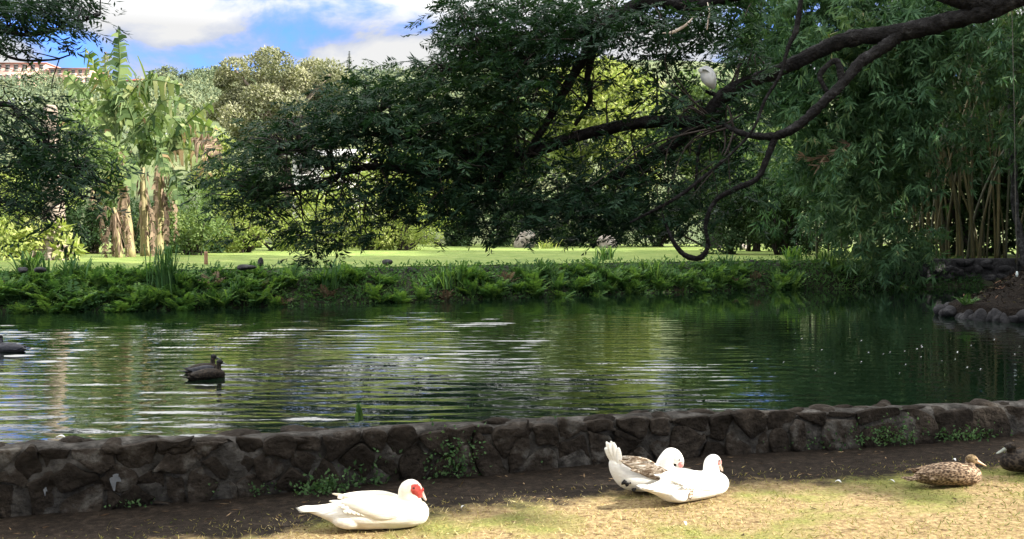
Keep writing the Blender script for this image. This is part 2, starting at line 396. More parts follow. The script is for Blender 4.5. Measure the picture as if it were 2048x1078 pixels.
# ------------------------------------------------------------------ pond
m, nt, out = newmat('pond_water')
t = N(nt, 'ShaderNodeTexCoord')
def wn(scale, sv, detail=2):
    mp = N(nt, 'ShaderNodeMapping'); mp.inputs['Scale'].default_value = sv
    mp.inputs['Rotation'].default_value = (0, 0, math.radians(-3))
    nt.links.new(t.outputs['Object'], mp.inputs[0])
    n = N(nt, 'ShaderNodeTexNoise'); n.inputs['Scale'].default_value = scale; n.inputs['Detail'].default_value = detail
    n.inputs['Roughness'].default_value = .45
    nt.links.new(mp.outputs[0], n.inputs['Vector']); return n.outputs['Fac']
h = vec(nt, 'ADD', wn(1, (1.05, 4.2, 1), 3), vec(nt, 'MULTIPLY', wn(1, (3.2, 9, 1), 2), .28))
spx = N(nt, 'ShaderNodeSeparateXYZ'); nt.links.new(t.outputs['Object'], spx.inputs[0])
mr = N(nt, 'ShaderNodeMapRange', interpolation_type='SMOOTHSTEP'); mr.inputs[1].default_value = -.5; mr.inputs[2].default_value = 5
mr.inputs[3].default_value = 1; mr.inputs[4].default_value = .12
nt.links.new(spx.outputs[0], mr.inputs[0])
mry = N(nt, 'ShaderNodeMapRange', interpolation_type='SMOOTHSTEP'); mry.inputs[1].default_value = 13; mry.inputs[2].default_value = 20
mry.inputs[3].default_value = 1; mry.inputs[4].default_value = .3
nt.links.new(spx.outputs[1], mry.inputs[0])
amp = vec(nt, 'MULTIPLY', vec(nt, 'MULTIPLY', mr.outputs[0], mry.outputs[0]), vec(nt, 'ADD', vec(nt, 'MULTIPLY', wn(.35, (1, 1, 1), 2), 1.2), .35))
h = vec(nt, 'MULTIPLY', h, amp)
b = principled(nt, (.004, .010, .005), .015, .5); b.inputs['IOR'].default_value = 1.75
bp = N(nt, 'ShaderNodeBump'); bp.inputs['Strength'].default_value = 1; bp.inputs['Distance'].default_value = .012
nt.links.new(h, bp.inputs['Height']); nt.links.new(bp.outputs[0], b.inputs['Normal'])
nt.links.new(b.outputs[0], out.inputs[0]); M['pond_water'] = m
xs2 = np.concatenate([np.linspace(-70, -13.5, 20), np.arange(-13, 12.6, .075), np.linspace(13, 40, 12)])
ys2 = np.cumsum(np.concatenate([[0], np.linspace(.028, .075, 420)])); ys2 = ys2 / ys2[-1]
near = wall_y(xs2) + .15
YY = near[None] + (29 - near)[None] * ys2[:, None]; XX = np.broadcast_to(xs2[None], YY.shape)
hw = np.zeros(YY.shape)
for i in range(46):
    lam = .115 * (4.0 ** R.uniform(0, 1)); k = 2 * np.pi / lam; th_ = R.normal() * .24 + .05
    env = .6 + .4 * np.sin(XX * R.uniform(.3, 1.3) + YY * R.uniform(-.5, .5) + R.uniform(0, 6.28))
    hw += (.016 / k) * (lam / .35) ** .25 * env * np.sin(k * (np.sin(th_) * XX + np.cos(th_) * YY) + R.uniform(0, 6.28))
def sst(v, a, b):
    t = np.clip((v - a) / (b - a), 0, 1); return t * t * (3 - 2 * t)
P3 = np.stack([XX, YY, 0 * XX], -1)
wamp = (1 - .86 * sst(XX, -.8, 4.5)) * (1 - .6 * sst(YY, 12, 19)) * (.8 + .5 * fnoise(P3, .45)).clip(.25, 1.4) * sst(XX, -13.3, -12) * (1 - sst(XX, 11, 12.4)) * sst(YY - near[None], .0, .4)
mb = MB(); grid(mb, np.stack([XX, YY, ZW + hw * wamp * WAVE], -1))
tag(mb.build('pond_water', M['pond_water'], smooth=True), kind='structure')

# ------------------------------------------------------------------ far bank, lawn, hill
E = np.array([H(px, py, ZW) for px, py in ((-2500, 700), (-900, 652), (-300, 637), (0, 627), (300, 622), (600, 612), (900, 602), (1200, 590), (1500, 580), (1750, 576), (2048, 571), (2400, 564), (3200, 556))])
def bank_y(x): return np.interp(x, E[:, 0], E[:, 1])
xs = np.concatenate([np.linspace(-300, -26, 40), np.linspace(-25, 25, 260), np.linspace(26, 300, 40)])
def bank_z(off): return np.interp(off, [-.6, 0, .15, .5, 1.0, 1.2], [-.3, .18, .34, .62, .90, ZL])
def lawn_z(x, y):
    off = y - bank_y(x)
    return ZL + np.clip(off - 1.2, 0, 40) * .004 + .02 * fnoise(np.stack([x, y, 0 * x], -1), .8)
off = np.array([-.6, -.3, 0, .08, .16, .25, .35, .5, .65, .8, .95, 1.08, 1.2])
YY = bank_y(xs)[None] + off[:, None]; XX = np.broadcast_to(xs[None], YY.shape)
ZZ = bank_z(off)[:, None] + .05 * fnoise(np.stack([XX, YY, 0 * XX], -1), 2.5) * (off[:, None] < 1.1)
M['bank'] = noise_mat('bank_soil', [(.3, (.012, .014, .008)), (.7, (.035, .04, .02))], 5)
mb = MB(); grid(mb, np.stack([XX, YY, ZZ], -1)); tag(mb.build('far_bank', M['bank'], smooth=True), kind='structure')
M['lawn'] = noise_mat('lawn', [(.28, (.085, .135, .032)), (.45, (.14, .195, .050)), (.60, (.20, .245, .070)), (.74, (.31, .29, .125))], 1.6, 10, .9, .1, .8, .05, bscale=25)
u = np.concatenate([np.linspace(0, 1, 60) ** 1.5])
YY = (bank_y(xs) + 1.2)[None] + (62 - bank_y(xs) - 1.2)[None] * u[:, None]; XX = np.broadcast_to(xs[None], YY.shape)
ZZ = lawn_z(XX, YY); ZZ[0] = ZL + .02
mb = MB(); grid(mb, np.stack([XX, YY, ZZ], -1)); tag(mb.build('lawn', M['lawn'], smooth=True), kind='structure')
def hill_z(x, y):
    b = np.interp(y, [61, 66, 80, 100, 130, 180, 230, 262, 300, 900], [1.05, 1.8, 5.2, 10, 16.5, 26.5, 36.5, 39, 39, 20])
    t = np.clip((y - 62) / 100, 0, 1)
    return b + t * (3 * np.sin(x * .02 + 1) + 1.5 * np.sin(x * .055)) + 1.2 * fnoise(np.stack([x, y, 0 * x], -1), .06) * np.clip(t * 4, 0, 1)
xh = np.linspace(-600, 600, 121); yh = np.concatenate([np.linspace(61.5, 270, 50), np.linspace(280, 900, 12)])
XX, YY = np.meshgrid(xh, yh)
M['hillside'] = noise_mat('hillside', [(.3, (.05, .075, .035)), (.55, (.11, .13, .06)), (.75, (.22, .20, .11))], .06, 8, .95, .1, .5, .5, bscale=.5)
mb = MB(); grid(mb, np.stack([XX, YY, hill_z(XX, YY)], -1)); tag(mb.build('hillside', M['hillside'], smooth=True), kind='structure')
xq = np.array([-900, 900.]); yq = np.array([-900, 61.9])
# broad base sheet that carries the land out of frame to the horizon
XX, YY = np.meshgrid(np.array([-900., 900]), np.array([-900., 950]))
mb = MB(); grid(mb, np.stack([XX, YY, 0 * XX - .6], -1)); tag(mb.build('terrain', M['soil']), kind='structure')

an = np.linspace(0, 2 * np.pi, 40); mb = MB()
Pp = np.stack([np.stack([10.9 + r * np.cos(an), 12.2 + r * 1.15 * np.sin(an), ZW + z + 0 * an], -1) for r, z in ((0, .35), (2.2, .3), (3.3, .2), (3.6, -.2))], 0)
grid(mb, Pp); tag(mb.build('right_bank', M['soil'], smooth=True), kind='structure')
# ------------------------------------------------------------------ near stone wall
seeds = [(15, 900), (50, 925), (112, 910), (178, 902), (288, 905), (360, 888), (362, 922), (418, 888), (505, 880), (398, 912), (440, 918), (475, 937), (400, 955),
 (30, 950), (25, 1000), (95, 985), (150, 958), (170, 1003), (243, 968), (312, 972), (352, 965), (225, 1000), (560, 880), (617, 875), (677, 872), (757, 872), (540, 930), (610, 915),
 (712, 918), (836, 917), (872, 880), (905, 868), (990, 852), (968, 893), (1012, 866), (1040, 880), (1086, 866), (1130, 857), (1210, 850), (1265, 850), (1312, 850), (1385, 838), (1205, 888),
 (1250, 892), (1300, 880), (1262, 912), (1375, 872), (1436, 855), (1470, 882), (1500, 847), (1520, 882), (1560, 842), (1615, 836), (1680, 830), (1750, 832), (1840, 838), (1893, 837), (1975, 838),
 (2046, 830), (1600, 872), (1680, 864), (1760, 868), (1085, 915), (920, 915), (650, 960), (580, 965), (500, 965), (760, 945), (450, 975), (270, 1015), (310, 1010), (1150, 905), (1430, 895), (1560, 878),
 (440, 850), (800, 880), (2110, 828), (2180, 830), (2120, 850), (2250, 826), (2330, 822), (2400, 820), (2480, 818), (2200, 850), (-60, 905), (-130, 925), (-60, 965), (-110, 1010), (-40, 1025), (-200, 920), (-280, 940), (-220, 1000), (-300, 1020), (-380, 960), (-450, 1000), (880, 935)]
SEG = np.concatenate([[0], np.cumsum(np.linalg.norm(np.diff(WB[:, :2], axis=0), axis=1))])
ZT = .43   # wall top
def wall_pt(sm, z, outw=0.0):
    """point on the wall face at arc length sm, height z, pushed out by outw towards the camera"""
    x = np.interp(sm, SEG, WB[:, 0]); y = np.interp(sm, SEG, WB[:, 1])
    e = .05
    dx = np.interp(sm + e, SEG, WB[:, 0]) - np.interp(sm - e, SEG, WB[:, 0]); dy = np.interp(sm + e, SEG, WB[:, 1]) - np.interp(sm - e, SEG, WB[:, 1])
    l = np.hypot(dx, dy)
    return np.stack([x + dy / l * outw, y - dx / l * outw, z + 0 * x], -1)
def wall_sz(px, py):
    sm = np.interp(px, _s, SEG); p = wall_pt(np.array([sm]), 0)[0]
    for _ in range(3):
        r = ray(px, py); z = HC + r[2] * (p[1] / r[1])
    return sm, z
SZ = np.array([wall_sz(*q) for q in seeds])
def clip_poly(poly, a, n):
    out = []
    for i in range(len(poly)):
        p, q = poly[i], poly[(i + 1) % len(poly)]
        dp, dq = np.dot(p - a, n), np.dot(q - a, n)
        if dp <= 0: out.append(p)
        if (dp < 0) != (dq < 0) and abs(dp - dq) > 1e-9: out.append(p + (q - p) * dp / (dp - dq))
    return out
stb = MB()
WT = R.uniform(-.008, .008, len(SZ))
for i, c in enumerate(SZ):
    zb = float(gz(np.interp(c[0], SEG, WB[:, 0]))) - .03
    top = ZT - .03 + R.uniform(-.02, .015)
    if c[0] < 1.0 or c[0] > SEG[-1] - 1.0: continue
    if c[1] > top + .06 or c[1] < zb - .08: continue
    c = np.array([c[0], np.clip(c[1], zb + .03, top - .03)])
    poly = [np.array(q) for q in ((c[0] - .45, zb), (c[0] + .45, zb), (c[0] + .45, top), (c[0] - .45, top))]
    for j, d in enumerate(SZ):
        if j != i and abs(d[0] - c[0]) < 1.0 and len(poly) > 2:
            n = d - SZ[i]; l = np.linalg.norm(n)
            if l < .02: continue
            poly = clip_poly(poly, (SZ[i] + d) / 2 - n / l * (.006 - np.clip((WT[i] - WT[j]) / (2 * l), -.04, .04)), n / l)
    if len(poly) < 3: continue
    q = np.array(poly)
    q = np.concatenate([q, (q + np.roll(q, -1, 0)) / 2], 1).reshape(-1, 2)
    q += R.normal(size=q.shape) * .013
    for kk in (.22, .22):
        nx = np.roll(q, -1, 0); q = np.stack([q * (1 - kk) + nx * kk, q * kk + nx * (1 - kk)], 1).reshape(-1, 2)
    cen = q.mean(0); n = len(q)
    rings = []; prot = R.uniform(.016, .048); tilt = R.normal(size=2) * np.array([.16, .14])
    for sc, o in ((1.01, -.4), (1.0, .5), (.985, .85), (.94, 1.0), (.62, 1.05), (.3, 1.0)):
        rq = cen + (q - cen) * sc
        ow = o * prot + ((rq - cen) @ tilt) * max(o, 0)
        V = wall_pt(rq[:, 0], rq[:, 1], ow)
        V[:, 1] -= .012 * fnoise(V + i * 7, 6) * max(o, 0) + .010 * fnoise(V + i * 3, 22) * max(o, 0) + .005 * fnoise(V + i, 55) * max(o, 0)
        V[:, 2] += .006 * fnoise(V + i * 5, 14)
        rings.append(V)
    V = np.vstack(rings + [rings[-1].mean(0)[None]])
    F = np.array([[a * n + b, a * n + (b + 1) % n, (a + 1) * n + (b + 1) % n, (a + 1) * n + b] for a in range(5) for b in range(n)])
    n0 = stb.n; va = R.uniform(0, 1)
    stb.add(V, F, va)
    stb.F.append(np.array([[5 * n + b, 5 * n + (b + 1) % n, 6 * n] for b in range(n)]) + n0)
wt = thing('stone_wall', 'low dark mortared lava stone wall holding the near edge of the pond', 'wall', WB[50])
stb.build('stonework', M['stone'], wt, smooth=True)
mb = MB(); sm = np.linspace(SEG[0], SEG[-1], 700)
prof = [(-.12, .012), (.1, .012), (.22, .014), (.32, .010), (.345, -.005), (.37, -.01), (.385, -.03), (.395, -.06), (.40, -.11), (.395, -.17), (.375, -.22), (.25, -.24), (-.1, -.24)]
Pp = np.stack([wall_pt(sm, z if z > -.05 else z, o) for z, o in prof], 0)
nn = fnoise(Pp, 5); n2 = fnoise(Pp, 17)
hi = np.array([z for z, o in prof])[:, None]
Pp[..., 1] += .018 * nn + .008 * n2; Pp[..., 2] += np.where(hi > .36, .016 * nn + .010 * n2 + .012 * fnoise(Pp, 1.7), 0)
grid(mb, np.transpose(Pp, (1, 0, 2)))
mb.build('mortar_core', M['mortar'], wt, smooth=True)
mb = MB()
for sm0 in np.arange(.8, SEG[-1] - .8, .17):
    q = wall_pt(np.array([sm0 + R.uniform(-.05, .05)]), ZT - .068 + R.uniform(-.010, .008), R.uniform(-.20, -.03))[0]
    ellipsoid(mb, q, (R.uniform(.07, .17), R.uniform(.05, .11), R.uniform(.03, .055)), rot(R.normal() * .12, R.normal() * .1, .33 + R.normal() * .3), 12, 8, R.uniform(0, 1), .28, 4)
mb.build('top_stones', M['stone'], wt, smooth=True)
# pale bird droppings streaked down the face
mb = MB()
for px, py, w, hh in ((236, 950, 20, 16), (98, 972, 7, 8)):
    sm0, z0 = wall_sz(px, py); d = wall_pt(np.array([sm0]), 0)[0][1]; sc = d / 2048
    an = np.linspace(0, 2 * np.pi, 18, endpoint=False)
    rr = (1 + .25 * np.sin(an * 3 + px) + .15 * np.sin(an * 7))
    q = np.stack([np.cos(an) * rr * w * .5, np.sin(an) * rr * hh * .5], 1)
    q[:, 1] -= np.where(np.abs(np.cos(an + .2)) < .35, (np.sin(an) < 0) * hh * 1.2, 0)
    V = wall_pt(sm0 + q[:, 0] * sc, z0 + q[:, 1] * sc, .088)
    mb.add(np.vstack([V, V.mean(0)[None]]), np.array([[i, (i + 1) % 18, 18] for i in range(18)]))
mb.build('droppings_stain', plain('dropping', (.16, .17, .18), .9, .1), wt)

# ------------------------------------------------------------------ leafy building blocks
UP = np.array([0, 0, 1.])
def sprays(mb, C, A, size, var, npair=7, droop=.25):
    """feathery compound leaves: C origins, A main directions"""
    n = len(C); Su = unit(UP + R.normal(size=(n, 3)) * .35); S = unit(np.cross(A, Su))
    t = np.linspace(.12, 1, npair)
    for sg in (-1, 1):
        tt = np.broadcast_to(t, (n, npair))
        base = C[:, None] + A[:, None] * (tt * size[:, None])[..., None] - UP * (droop * size[:, None] * tt ** 2)[..., None]
        U = unit(A[:, None] * .55 + sg * S[:, None] * .9 - UP * .18 + R.normal(size=(n, npair, 3)) * .22)
        L = size[:, None] * (.52 - .32 * np.abs(tt - .45)) * R.uniform(.75, 1.2, (n, npair))
        U = U.reshape(-1, 3); Sd = side(U, (np.repeat(Su, npair, 0) + R.normal(size=(n * npair, 3)) * .35))
        v = np.clip(np.repeat(var, npair) + R.normal(size=n * npair) * .12, 0, 1)
        leaves(mb, base.reshape(-1, 3), U, Sd, L.ravel(), L.ravel() * .24, v)
def clump_leaves(mb, cens, rads, n, L, w, flat=.8, cv=None, up=.3):
    """leaves scattered over sub-spheres"""
    k = len(cens); ids = R.integers(0, k, n)
    if cv is None: cv = R.uniform(.1, .9, k)
    d = rdir(n); rr = R.uniform(.55, 1.05, n) ** .6
    C = cens[ids] + d * (rads[ids] * rr)[:, None] * np.array([1, 1, flat])
    U = unit(d * .7 + R.normal(size=(n, 3)) * .7 + UP * up * R.normal(size=(n, 1)))
    leaves(mb, C, U, side(U, d + R.normal(size=(n, 3)) * .5), L * R.uniform(.6, 1.3, n), w * R.uniform(.7, 1.3, n), np.clip(cv[ids] * .6 + R.uniform(0, .45, n), 0, 1))
def shrub(name, label, cat, px, py, wpx, toppx, mat, leaf=.12, dens=1.0, depth=None, d=None, group=None, stem=True, nclump=16):
    if d is None:
        p = H(px, py, 1.02); d = p[1]
    p = P(px, py, d); sc = d / 2048
    w = wpx * sc; h = (py - toppx) * sc; dep = depth or w * .7
    base = np.array([p[0], d, min(p[2], 1.05) if d < 62 else p[2]])
    th = thing(name, label, cat, base, group=group)
    cen = []; rad = []
    for _ in range(nclump):
        a = R.uniform(0, 6.28); q = math.sqrt(R.uniform(0, 1)) * .5; zf = R.uniform(.08, .86)
        tap = math.sqrt(max(.15, 1 - (zf * 1.05 - .25) ** 2 * 1.2))
        cen.append([math.cos(a) * q * w * tap, math.sin(a) * q * dep * tap, zf * h]); rad.append(min(w, h) * R.uniform(.13, .26))
    cen = np.array(cen) + base; rad = np.array(rad)
    mb = MB(); n = int(dens * 2.6 * (w * h + dep * h * .4) / (leaf * leaf * .35))
    clump_leaves(mb, cen, rad, n, leaf, leaf * .5)
    mb.build('foliage', mat, th)
    if stem:
        mb = MB()
        for q in cen[:min(9, nclump)]:
            b0 = base + np.array([R.normal() * .06 * w, R.normal() * .05 * w, -.05])
            tube(mb, [b0, (b0 * .5 + q * .5) + R.normal(size=3) * .05 * h, q], [.03 + .012 * h, .02 + .008 * h, .01], 5, 3)
        mb.build('stems', M['twig'], th, smooth=True)
    return th

def from_grid(rows, x0, y0, cell, n, dfun, seed=0):
    """random crown points: density picture (0-9) in photo pixels, each point at a depth of its own"""
    g = np.array([[int(c) for c in r] for r in rows], float)
    wgt = g.ravel() ** 1.7; wgt /= wgt.sum()
    k = R.choice(g.size, n, p=wgt)
    py = y0 + (k // g.shape[1] + R.uniform(-.12, 1.12, n)) * cell; px = x0 + (k % g.shape[1] + R.uniform(-.12, 1.12, n)) * cell
    d = dfun(px, py)
    return np.array([P(a, b, c) for a, b, c in zip(px, py, d)]), px, py

# ------------------------------------------------------------------ the great spreading tree
TREE = thing('monkeypod_tree', 'huge spreading shade tree whose dark limbs reach left over the pond from the right', 'tree', (7.9, 11.8, .45))
def limb(mb, pts, ns=10, k=6, rough=.10):
    W3 = np.array([P(a, b, d) for a, b, d, r in pts]); rad = np.array([r * d / 2048 for a, b, d, r in pts])
    tube(mb, W3, rad, ns, k, rough)
    return W3
LIMBS = {
 'A': [(2250, -190, 17.2, 60), (2130, -60, 17.8, 48), (1990, 16, 18.4, 41), (1900, 42, 18.8, 37), (1800, 66, 19.2, 36), (1700, 78, 19.6, 33), (1640, 101, 19.9, 29), (1560, 140, 20.2, 27), (1480, 172, 20.5, 27), (1440, 200, 20.7, 29), (1400, 245, 21, 27), (1340, 292, 21.3, 24), (1275, 332, 21.6, 18), (1190, 372, 22, 13), (1100, 402, 22.4, 8), (1010, 420, 22.7, 4)],
 'B': [(1800, 68, 19.2, 26), (1765, 96, 19.1, 22), (1720, 126, 19, 20), (1690, 162, 18.9, 19), (1640, 212, 18.8, 18), (1590, 255, 18.8, 16), (1545, 272, 18.9, 14), (1490, 268, 19.1, 10), (1440, 247, 19.6, 8), (1415, 243, 20.4, 6)],
 'U': [(1552, 268, 18.9, 12), (1532, 320, 18.9, 11), (1512, 358, 18.9, 10), (1460, 382, 19, 9), (1428, 405, 19.1, 8), (1411, 450, 19.2, 7), (1416, 490, 19.3, 8), (1400, 515, 19.3, 10), (1370, 510, 19.4, 9), (1346, 482, 19.5, 7), (1334, 455, 19.6, 5), (1325, 430, 19.7, 3)],
 'S': [(1685, 165, 18.9, 11), (1672, 122, 19, 9), (1640, 150, 19, 8), (1655, 185, 18.9, 6)],
 'C': [(1990, 16, 18.4, 30), (1800, -40, 19, 28), (1600, -50, 19.8, 26), (1460, -12, 20.5, 22), (1390, 8, 20.8, 19), (1300, 2, 21, 17), (1240, 30, 21.2, 15), (1195, 72, 21.4, 14), (1165, 120, 21.5, 12), (1125, 190, 21.7, 11), (1085, 260, 21.8, 9), (1040, 330, 22, 6)],
 'D': [(1400, 245, 21, 24), (1290, 245, 21.4, 23), (1170, 268, 21.8, 22), (1095, 294, 22, 22), (1030, 318, 22.2, 20), (990, 368, 22.4, 14), (982, 398, 22.5, 9)],
 'D2': [(1040, 315, 22.2, 15), (940, 312, 22.4, 12), (860, 300, 22.6, 10), (800, 282, 22.8, 8), (740, 268, 23, 6), (690, 276, 23.1, 5), (620, 262, 23.2, 3)],
 'D3': [(980, 322, 22.3, 12), (880, 345, 22.5, 10), (760, 333, 22.6, 9), (690, 345, 22.7, 8), (640, 372, 22.8, 7), (570, 378, 22.9, 5), (500, 395, 23, 3)],
 'E': [(690, 345, 22.7, 6), (650, 330, 22.6, 4), (600, 300, 22.6, 3), (560, 300, 22.7, 2)],
 'F': [(1240, 30, 21.2, 13), (1130, 80, 21.6, 10), (1040, 120, 21.9, 8), (960, 130, 22.2, 5), (880, 150, 22.4, 3)],
 'Gx': [(1195, 72, 21.4, 10), (1175, 150, 21.6, 8), (1180, 200, 21.6, 6), (1150, 250, 21.9, 5)],
 'V1': [(1605, -20, 18.7, 6), (1592, 60, 18.7, 8), (1578, 90, 18.7, 6), (1560, 150, 18.7, 5), (1530, 200, 18.8, 5), (1508, 255, 18.8, 4), (1470, 300, 18.9, 4), (1400, 360, 19, 5), (1345, 400, 19.2, 5), (1260, 445, 19.4, 3)],
 'V2': [(1450, 210, 20.6, 10), (1432, 235, 20.6, 8), (1400, 290, 20.5, 5), (1390, 380, 20.4, 3)],
 'T1': [(1440, 195, 20.7, 8), (1425, 187, 20.8, 5), (1412, 183, 20.9, 4)],
}
FAC = {'A': 0.5, 'B': 0.58, 'U': 0.6, 'S': 0.7, 'C': 0.75, 'D': 0.52, 'D2': 0.8, 'D3': 0.8, 'E': 1, 'F': 0.8, 'Gx': 0.8, 'V1': 0.7, 'V2': 0.7, 'T1': 0.8}
LIMBS = {k: [(a, b, d * .68, r * FAC[k]) for a, b, d, r in v] for k, v in LIMBS.items()}
lt = MB()
nodes = []
for k, v in LIMBS.items():
    w3 = limb(lt, v, 12 if k in 'ABCD' else 8, 8, .13 if k in 'ABCD' else .10)
    if k not in ('V1', 'U', 'S', 'T1', 'V2'): nodes.append(catmull(w3, 5))
nodes = np.vstack(nodes)
tr = MB()
tube(tr, [(7.9, 11.7, .3), (7.85, 11.72, .9), (7.6, 11.75, 2.2), (7.35, 11.75, 3.6), P(2250, -190, 11.7)], [.8, .58, .46, .40, .33], 16, 8, .07)
tube(tr, [(7.4, 11.75, 3.4), (8.4, 12.4, 5.5), (9.6, 13, 8)], [.34, .28, .2], 10, 6, .05)
tr.build('trunk', M['bark'], TREE, smooth=True)
lt.build('limbs', M['bark'], TREE, smooth=True)
mg = [
 '0000000000026999999998877777',
 '0000000000037999999987777766',
 '0000000000037999997544676666',
 '0000000145569999985333455666',
 '0000014779999999964333455666',
 '0001479999999999743334455555',
 '0257999848999998543233455555',
 '2589999748999996324455564444',
 '4799741126999997645678765444',
 '4788655779999987788888765433',
 '3665444556778888888888765322',
 '1221566643223345555444432100',
 '0000464200000000000000000000',
]
def dmain(px, py):
    base = np.interp(px, [400, 800, 1200, 1520], [22.9, 22.3, 21.4, 20.6])
    return (base + R.normal(size=px.shape) * 1.2 + .5) * .68
C, px, py = from_grid(mg, 400, 0, 40, 6200, dmain)
keep = ~((np.hypot(px - 1415, py - 150) < 62) & (C[:, 1] < 14.9)); C = C[keep]
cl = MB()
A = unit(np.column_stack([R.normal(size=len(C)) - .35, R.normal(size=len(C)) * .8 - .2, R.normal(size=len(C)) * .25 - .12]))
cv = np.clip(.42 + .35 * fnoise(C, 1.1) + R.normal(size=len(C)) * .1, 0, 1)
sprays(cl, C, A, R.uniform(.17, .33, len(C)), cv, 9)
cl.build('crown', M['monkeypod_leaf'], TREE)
tw = MB()
sel = R.choice(len(C), 620, replace=False)
for i in sel:
    c = C[i]; j = np.argsort(((nodes - c) ** 2).sum(1) + R.uniform(0, 2.2, len(nodes)))[0]; b0 = nodes[j]
    if np.linalg.norm(b0 - c) > 2.5: continue
    mid = (b0 + c) / 2 + R.normal(size=3) * .12 + np.array([0, 0, .12])
    tube(tw, [b0, mid, c], [.015, .010, .004], 4, 4)
tw.build('twigs', M['twig'], TREE, smooth=True)
# dead pale sticks caught in the branches
mb = MB(); tube(mb, [P(1388, 33, 13.4), P(1372, 50, 13.3), P(1345, 65, 13.3), P(1325, 66, 13.3)], [.006, .019, .022, .005], 6, 4, .1)
tag(mb.build('dead_branch', M['dead_wood'], smooth=True), 'short pale dead stick lying slanted high in the dark leaves', 'branch')
mb = MB(); tube(mb, [P(1415, 5, 13.4), P(1419, 25, 13.3), P(1416, 45, 13.3), P(1414, 60, 13.3)], [.005, .013, .010, .008], 6, 4, .1)
tag(mb.build('bark_strip', M['dead_wood'], smooth=True), 'thin pale strip of bark hanging straight down above the white egret', 'bark strip')

# ------------------------------------------------------------------ tree at the left edge, branches entering the frame
LT = thing('shade_tree', 'dark feathery leaved tree whose thin drooping branches enter at the left edge', 'tree', (-9.2, 12.5, .2))
lg = [
 '9998887530', '9988877521', '9888776310', '7766432000', '2221100000', '1111000000', '3332210000', '4565531000', '5677764100',
 '6678987510', '6679998631', '5579998643', '5478887653', '5457765430', '4335543100', '2213322000', '1001100000']
C, px, py = from_grid(lg, -60, -30, 32, 1000, lambda a, b: 11.8 + R.normal(size=a.shape) * .7)
mb = MB(); A = unit(np.column_stack([R.normal(size=len(C)) + .4, R.normal(size=len(C)) * .8, R.normal(size=len(C)) * .3 - .15]))
sprays(mb, C, A, R.uniform(.15, .30, len(C)), np.clip(.4 + .35 * fnoise(C, 1.1) + R.normal(size=len(C)) * .1, 0, 1), 6)
mb.build('crown', M['monkeypod_leaf'], LT)
mb = MB(); nodes = []
for pts in ([(-380, 330, 12.18, 18), (-150, 240, 12.04, 11), (0, 208, 11.90, 6), (40, 228, 11.90, 5), (70, 255, 11.83, 4), (105, 300, 11.76, 4), (150, 340, 11.76, 3), (220, 370, 11.76, 2)],
            [(-380, 330, 12.18, 18), (-200, 140, 12.04, 10), (-60, 60, 11.90, 6), (60, 70, 11.83, 4), (140, 50, 11.76, 3), (200, 30, 11.76, 2)],
            [(-150, 240, 12.04, 8), (-20, 258, 11.90, 5), (60, 300, 11.76, 4), (140, 380, 11.69, 3), (200, 400, 11.69, 2)],
            [(-60, 60, 11.90, 5), (20, 115, 11.83, 3), (100, 120, 11.76, 2), (140, 110, 11.76, 1.5)],
            [(-380, 330, 12.18, 16), (-150, 400, 12.04, 9), (-10, 400, 11.90, 4), (60, 420, 11.76, 2.5)],
            [(-590, 560, 12.46, 50), (-500, 450, 12.39, 36), (-380, 330, 12.18, 22)]):
    nodes.append(catmull(limb(mb, pts, 8, 5, .05), 5))
nodes = np.vstack(nodes)
for i in R.choice(len(C), 260, replace=False):
    c = C[i]; b0 = nodes[np.argmin(((nodes - c) ** 2).sum(1))]
    if np.linalg.norm(b0 - c) < 1.2: tube(mb, [b0, (b0 + c) / 2 + R.normal(size=3) * .08, c], [.009, .006, .003], 4, 3)
mb.build('branches', M['bark'], LT, smooth=True)

# ------------------------------------------------------------------ bamboo
def culm_path(b, lean, hgt, az):
    t = np.linspace(0, 1, 7)
    o = lean * t ** 1.8
    return np.column_stack([b[0] + math.cos(az) * o, b[1] + math.sin(az) * o, b[2] + hgt * t - .12 * o])
def fans(mb, C, D, L, var, k=7):
    n = len(C); S = side(D)
    for i in range(k):
        an = (i - (k - 1) / 2) / k * 2.0
        U = unit(D * math.cos(an) + S * math.sin(an) + R.normal(size=(n, 3)) * .2)
        leaves(mb, C + R.normal(size=(n, 3)) * .03, U, side(U, np.cross(D, S) + R.normal(size=(n, 3)) * .5), L * R.uniform(.7, 1.2, n), L * .17, np.clip(var + R.normal(size=n) * .15, 0, 1))
bg_ = [
 '888888888877667', '888888888876567', '888888888877766', '888888888766667', '777788888765556', '777788887765556', '777788887765556', '556788888766544',
 '556678887644454', '455678887533343', '344578875311211', '233467865100100', '112356887510000', '000145887510000', '000025776200000']
def dbam(px, py):
    return np.interp(py, [0, 250, 450, 580], [23.6, 24.6, 25.6, 26.2]) + np.interp(px, [1500, 1750, 2060], [1.2, .2, -.5]) + R.normal(size=px.shape) * .9
C0, px, py = from_grid(bg_, 1495, -55, 39.5, 1500, dbam)
st_ = []; gq = np.array([[int(c) for c in r] for r in bg_], float)
for c in C0:
    az = R.uniform(2.6, 5.2); Ls = R.uniform(.7, 2.3); k = int(Ls / .17); t = np.linspace(0, Ls, k)
    st_.append(c + np.column_stack([math.cos(az) * t * .42, math.sin(az) * t * .42, .10 * t - .26 * t ** 1.9]))
C = np.vstack(st_); C = C + R.normal(size=C.shape) * .05
px = 1024 + C[:, 0] / C[:, 1] * 2048; py = 470 - (C[:, 2] - HC) / C[:, 1] * 2048
gi = np.clip(((py + 15) / 39.5).astype(int), 0, 14); gj = np.clip(((px - 1495) / 39.5).astype(int), 0, 14)
keep = (R.uniform(0, 8.5, len(C)) < gq[gi, gj]) & (py < 578); C = C[keep]; px = px[keep]; py = py[keep]; print('bamboo fans', len(C))
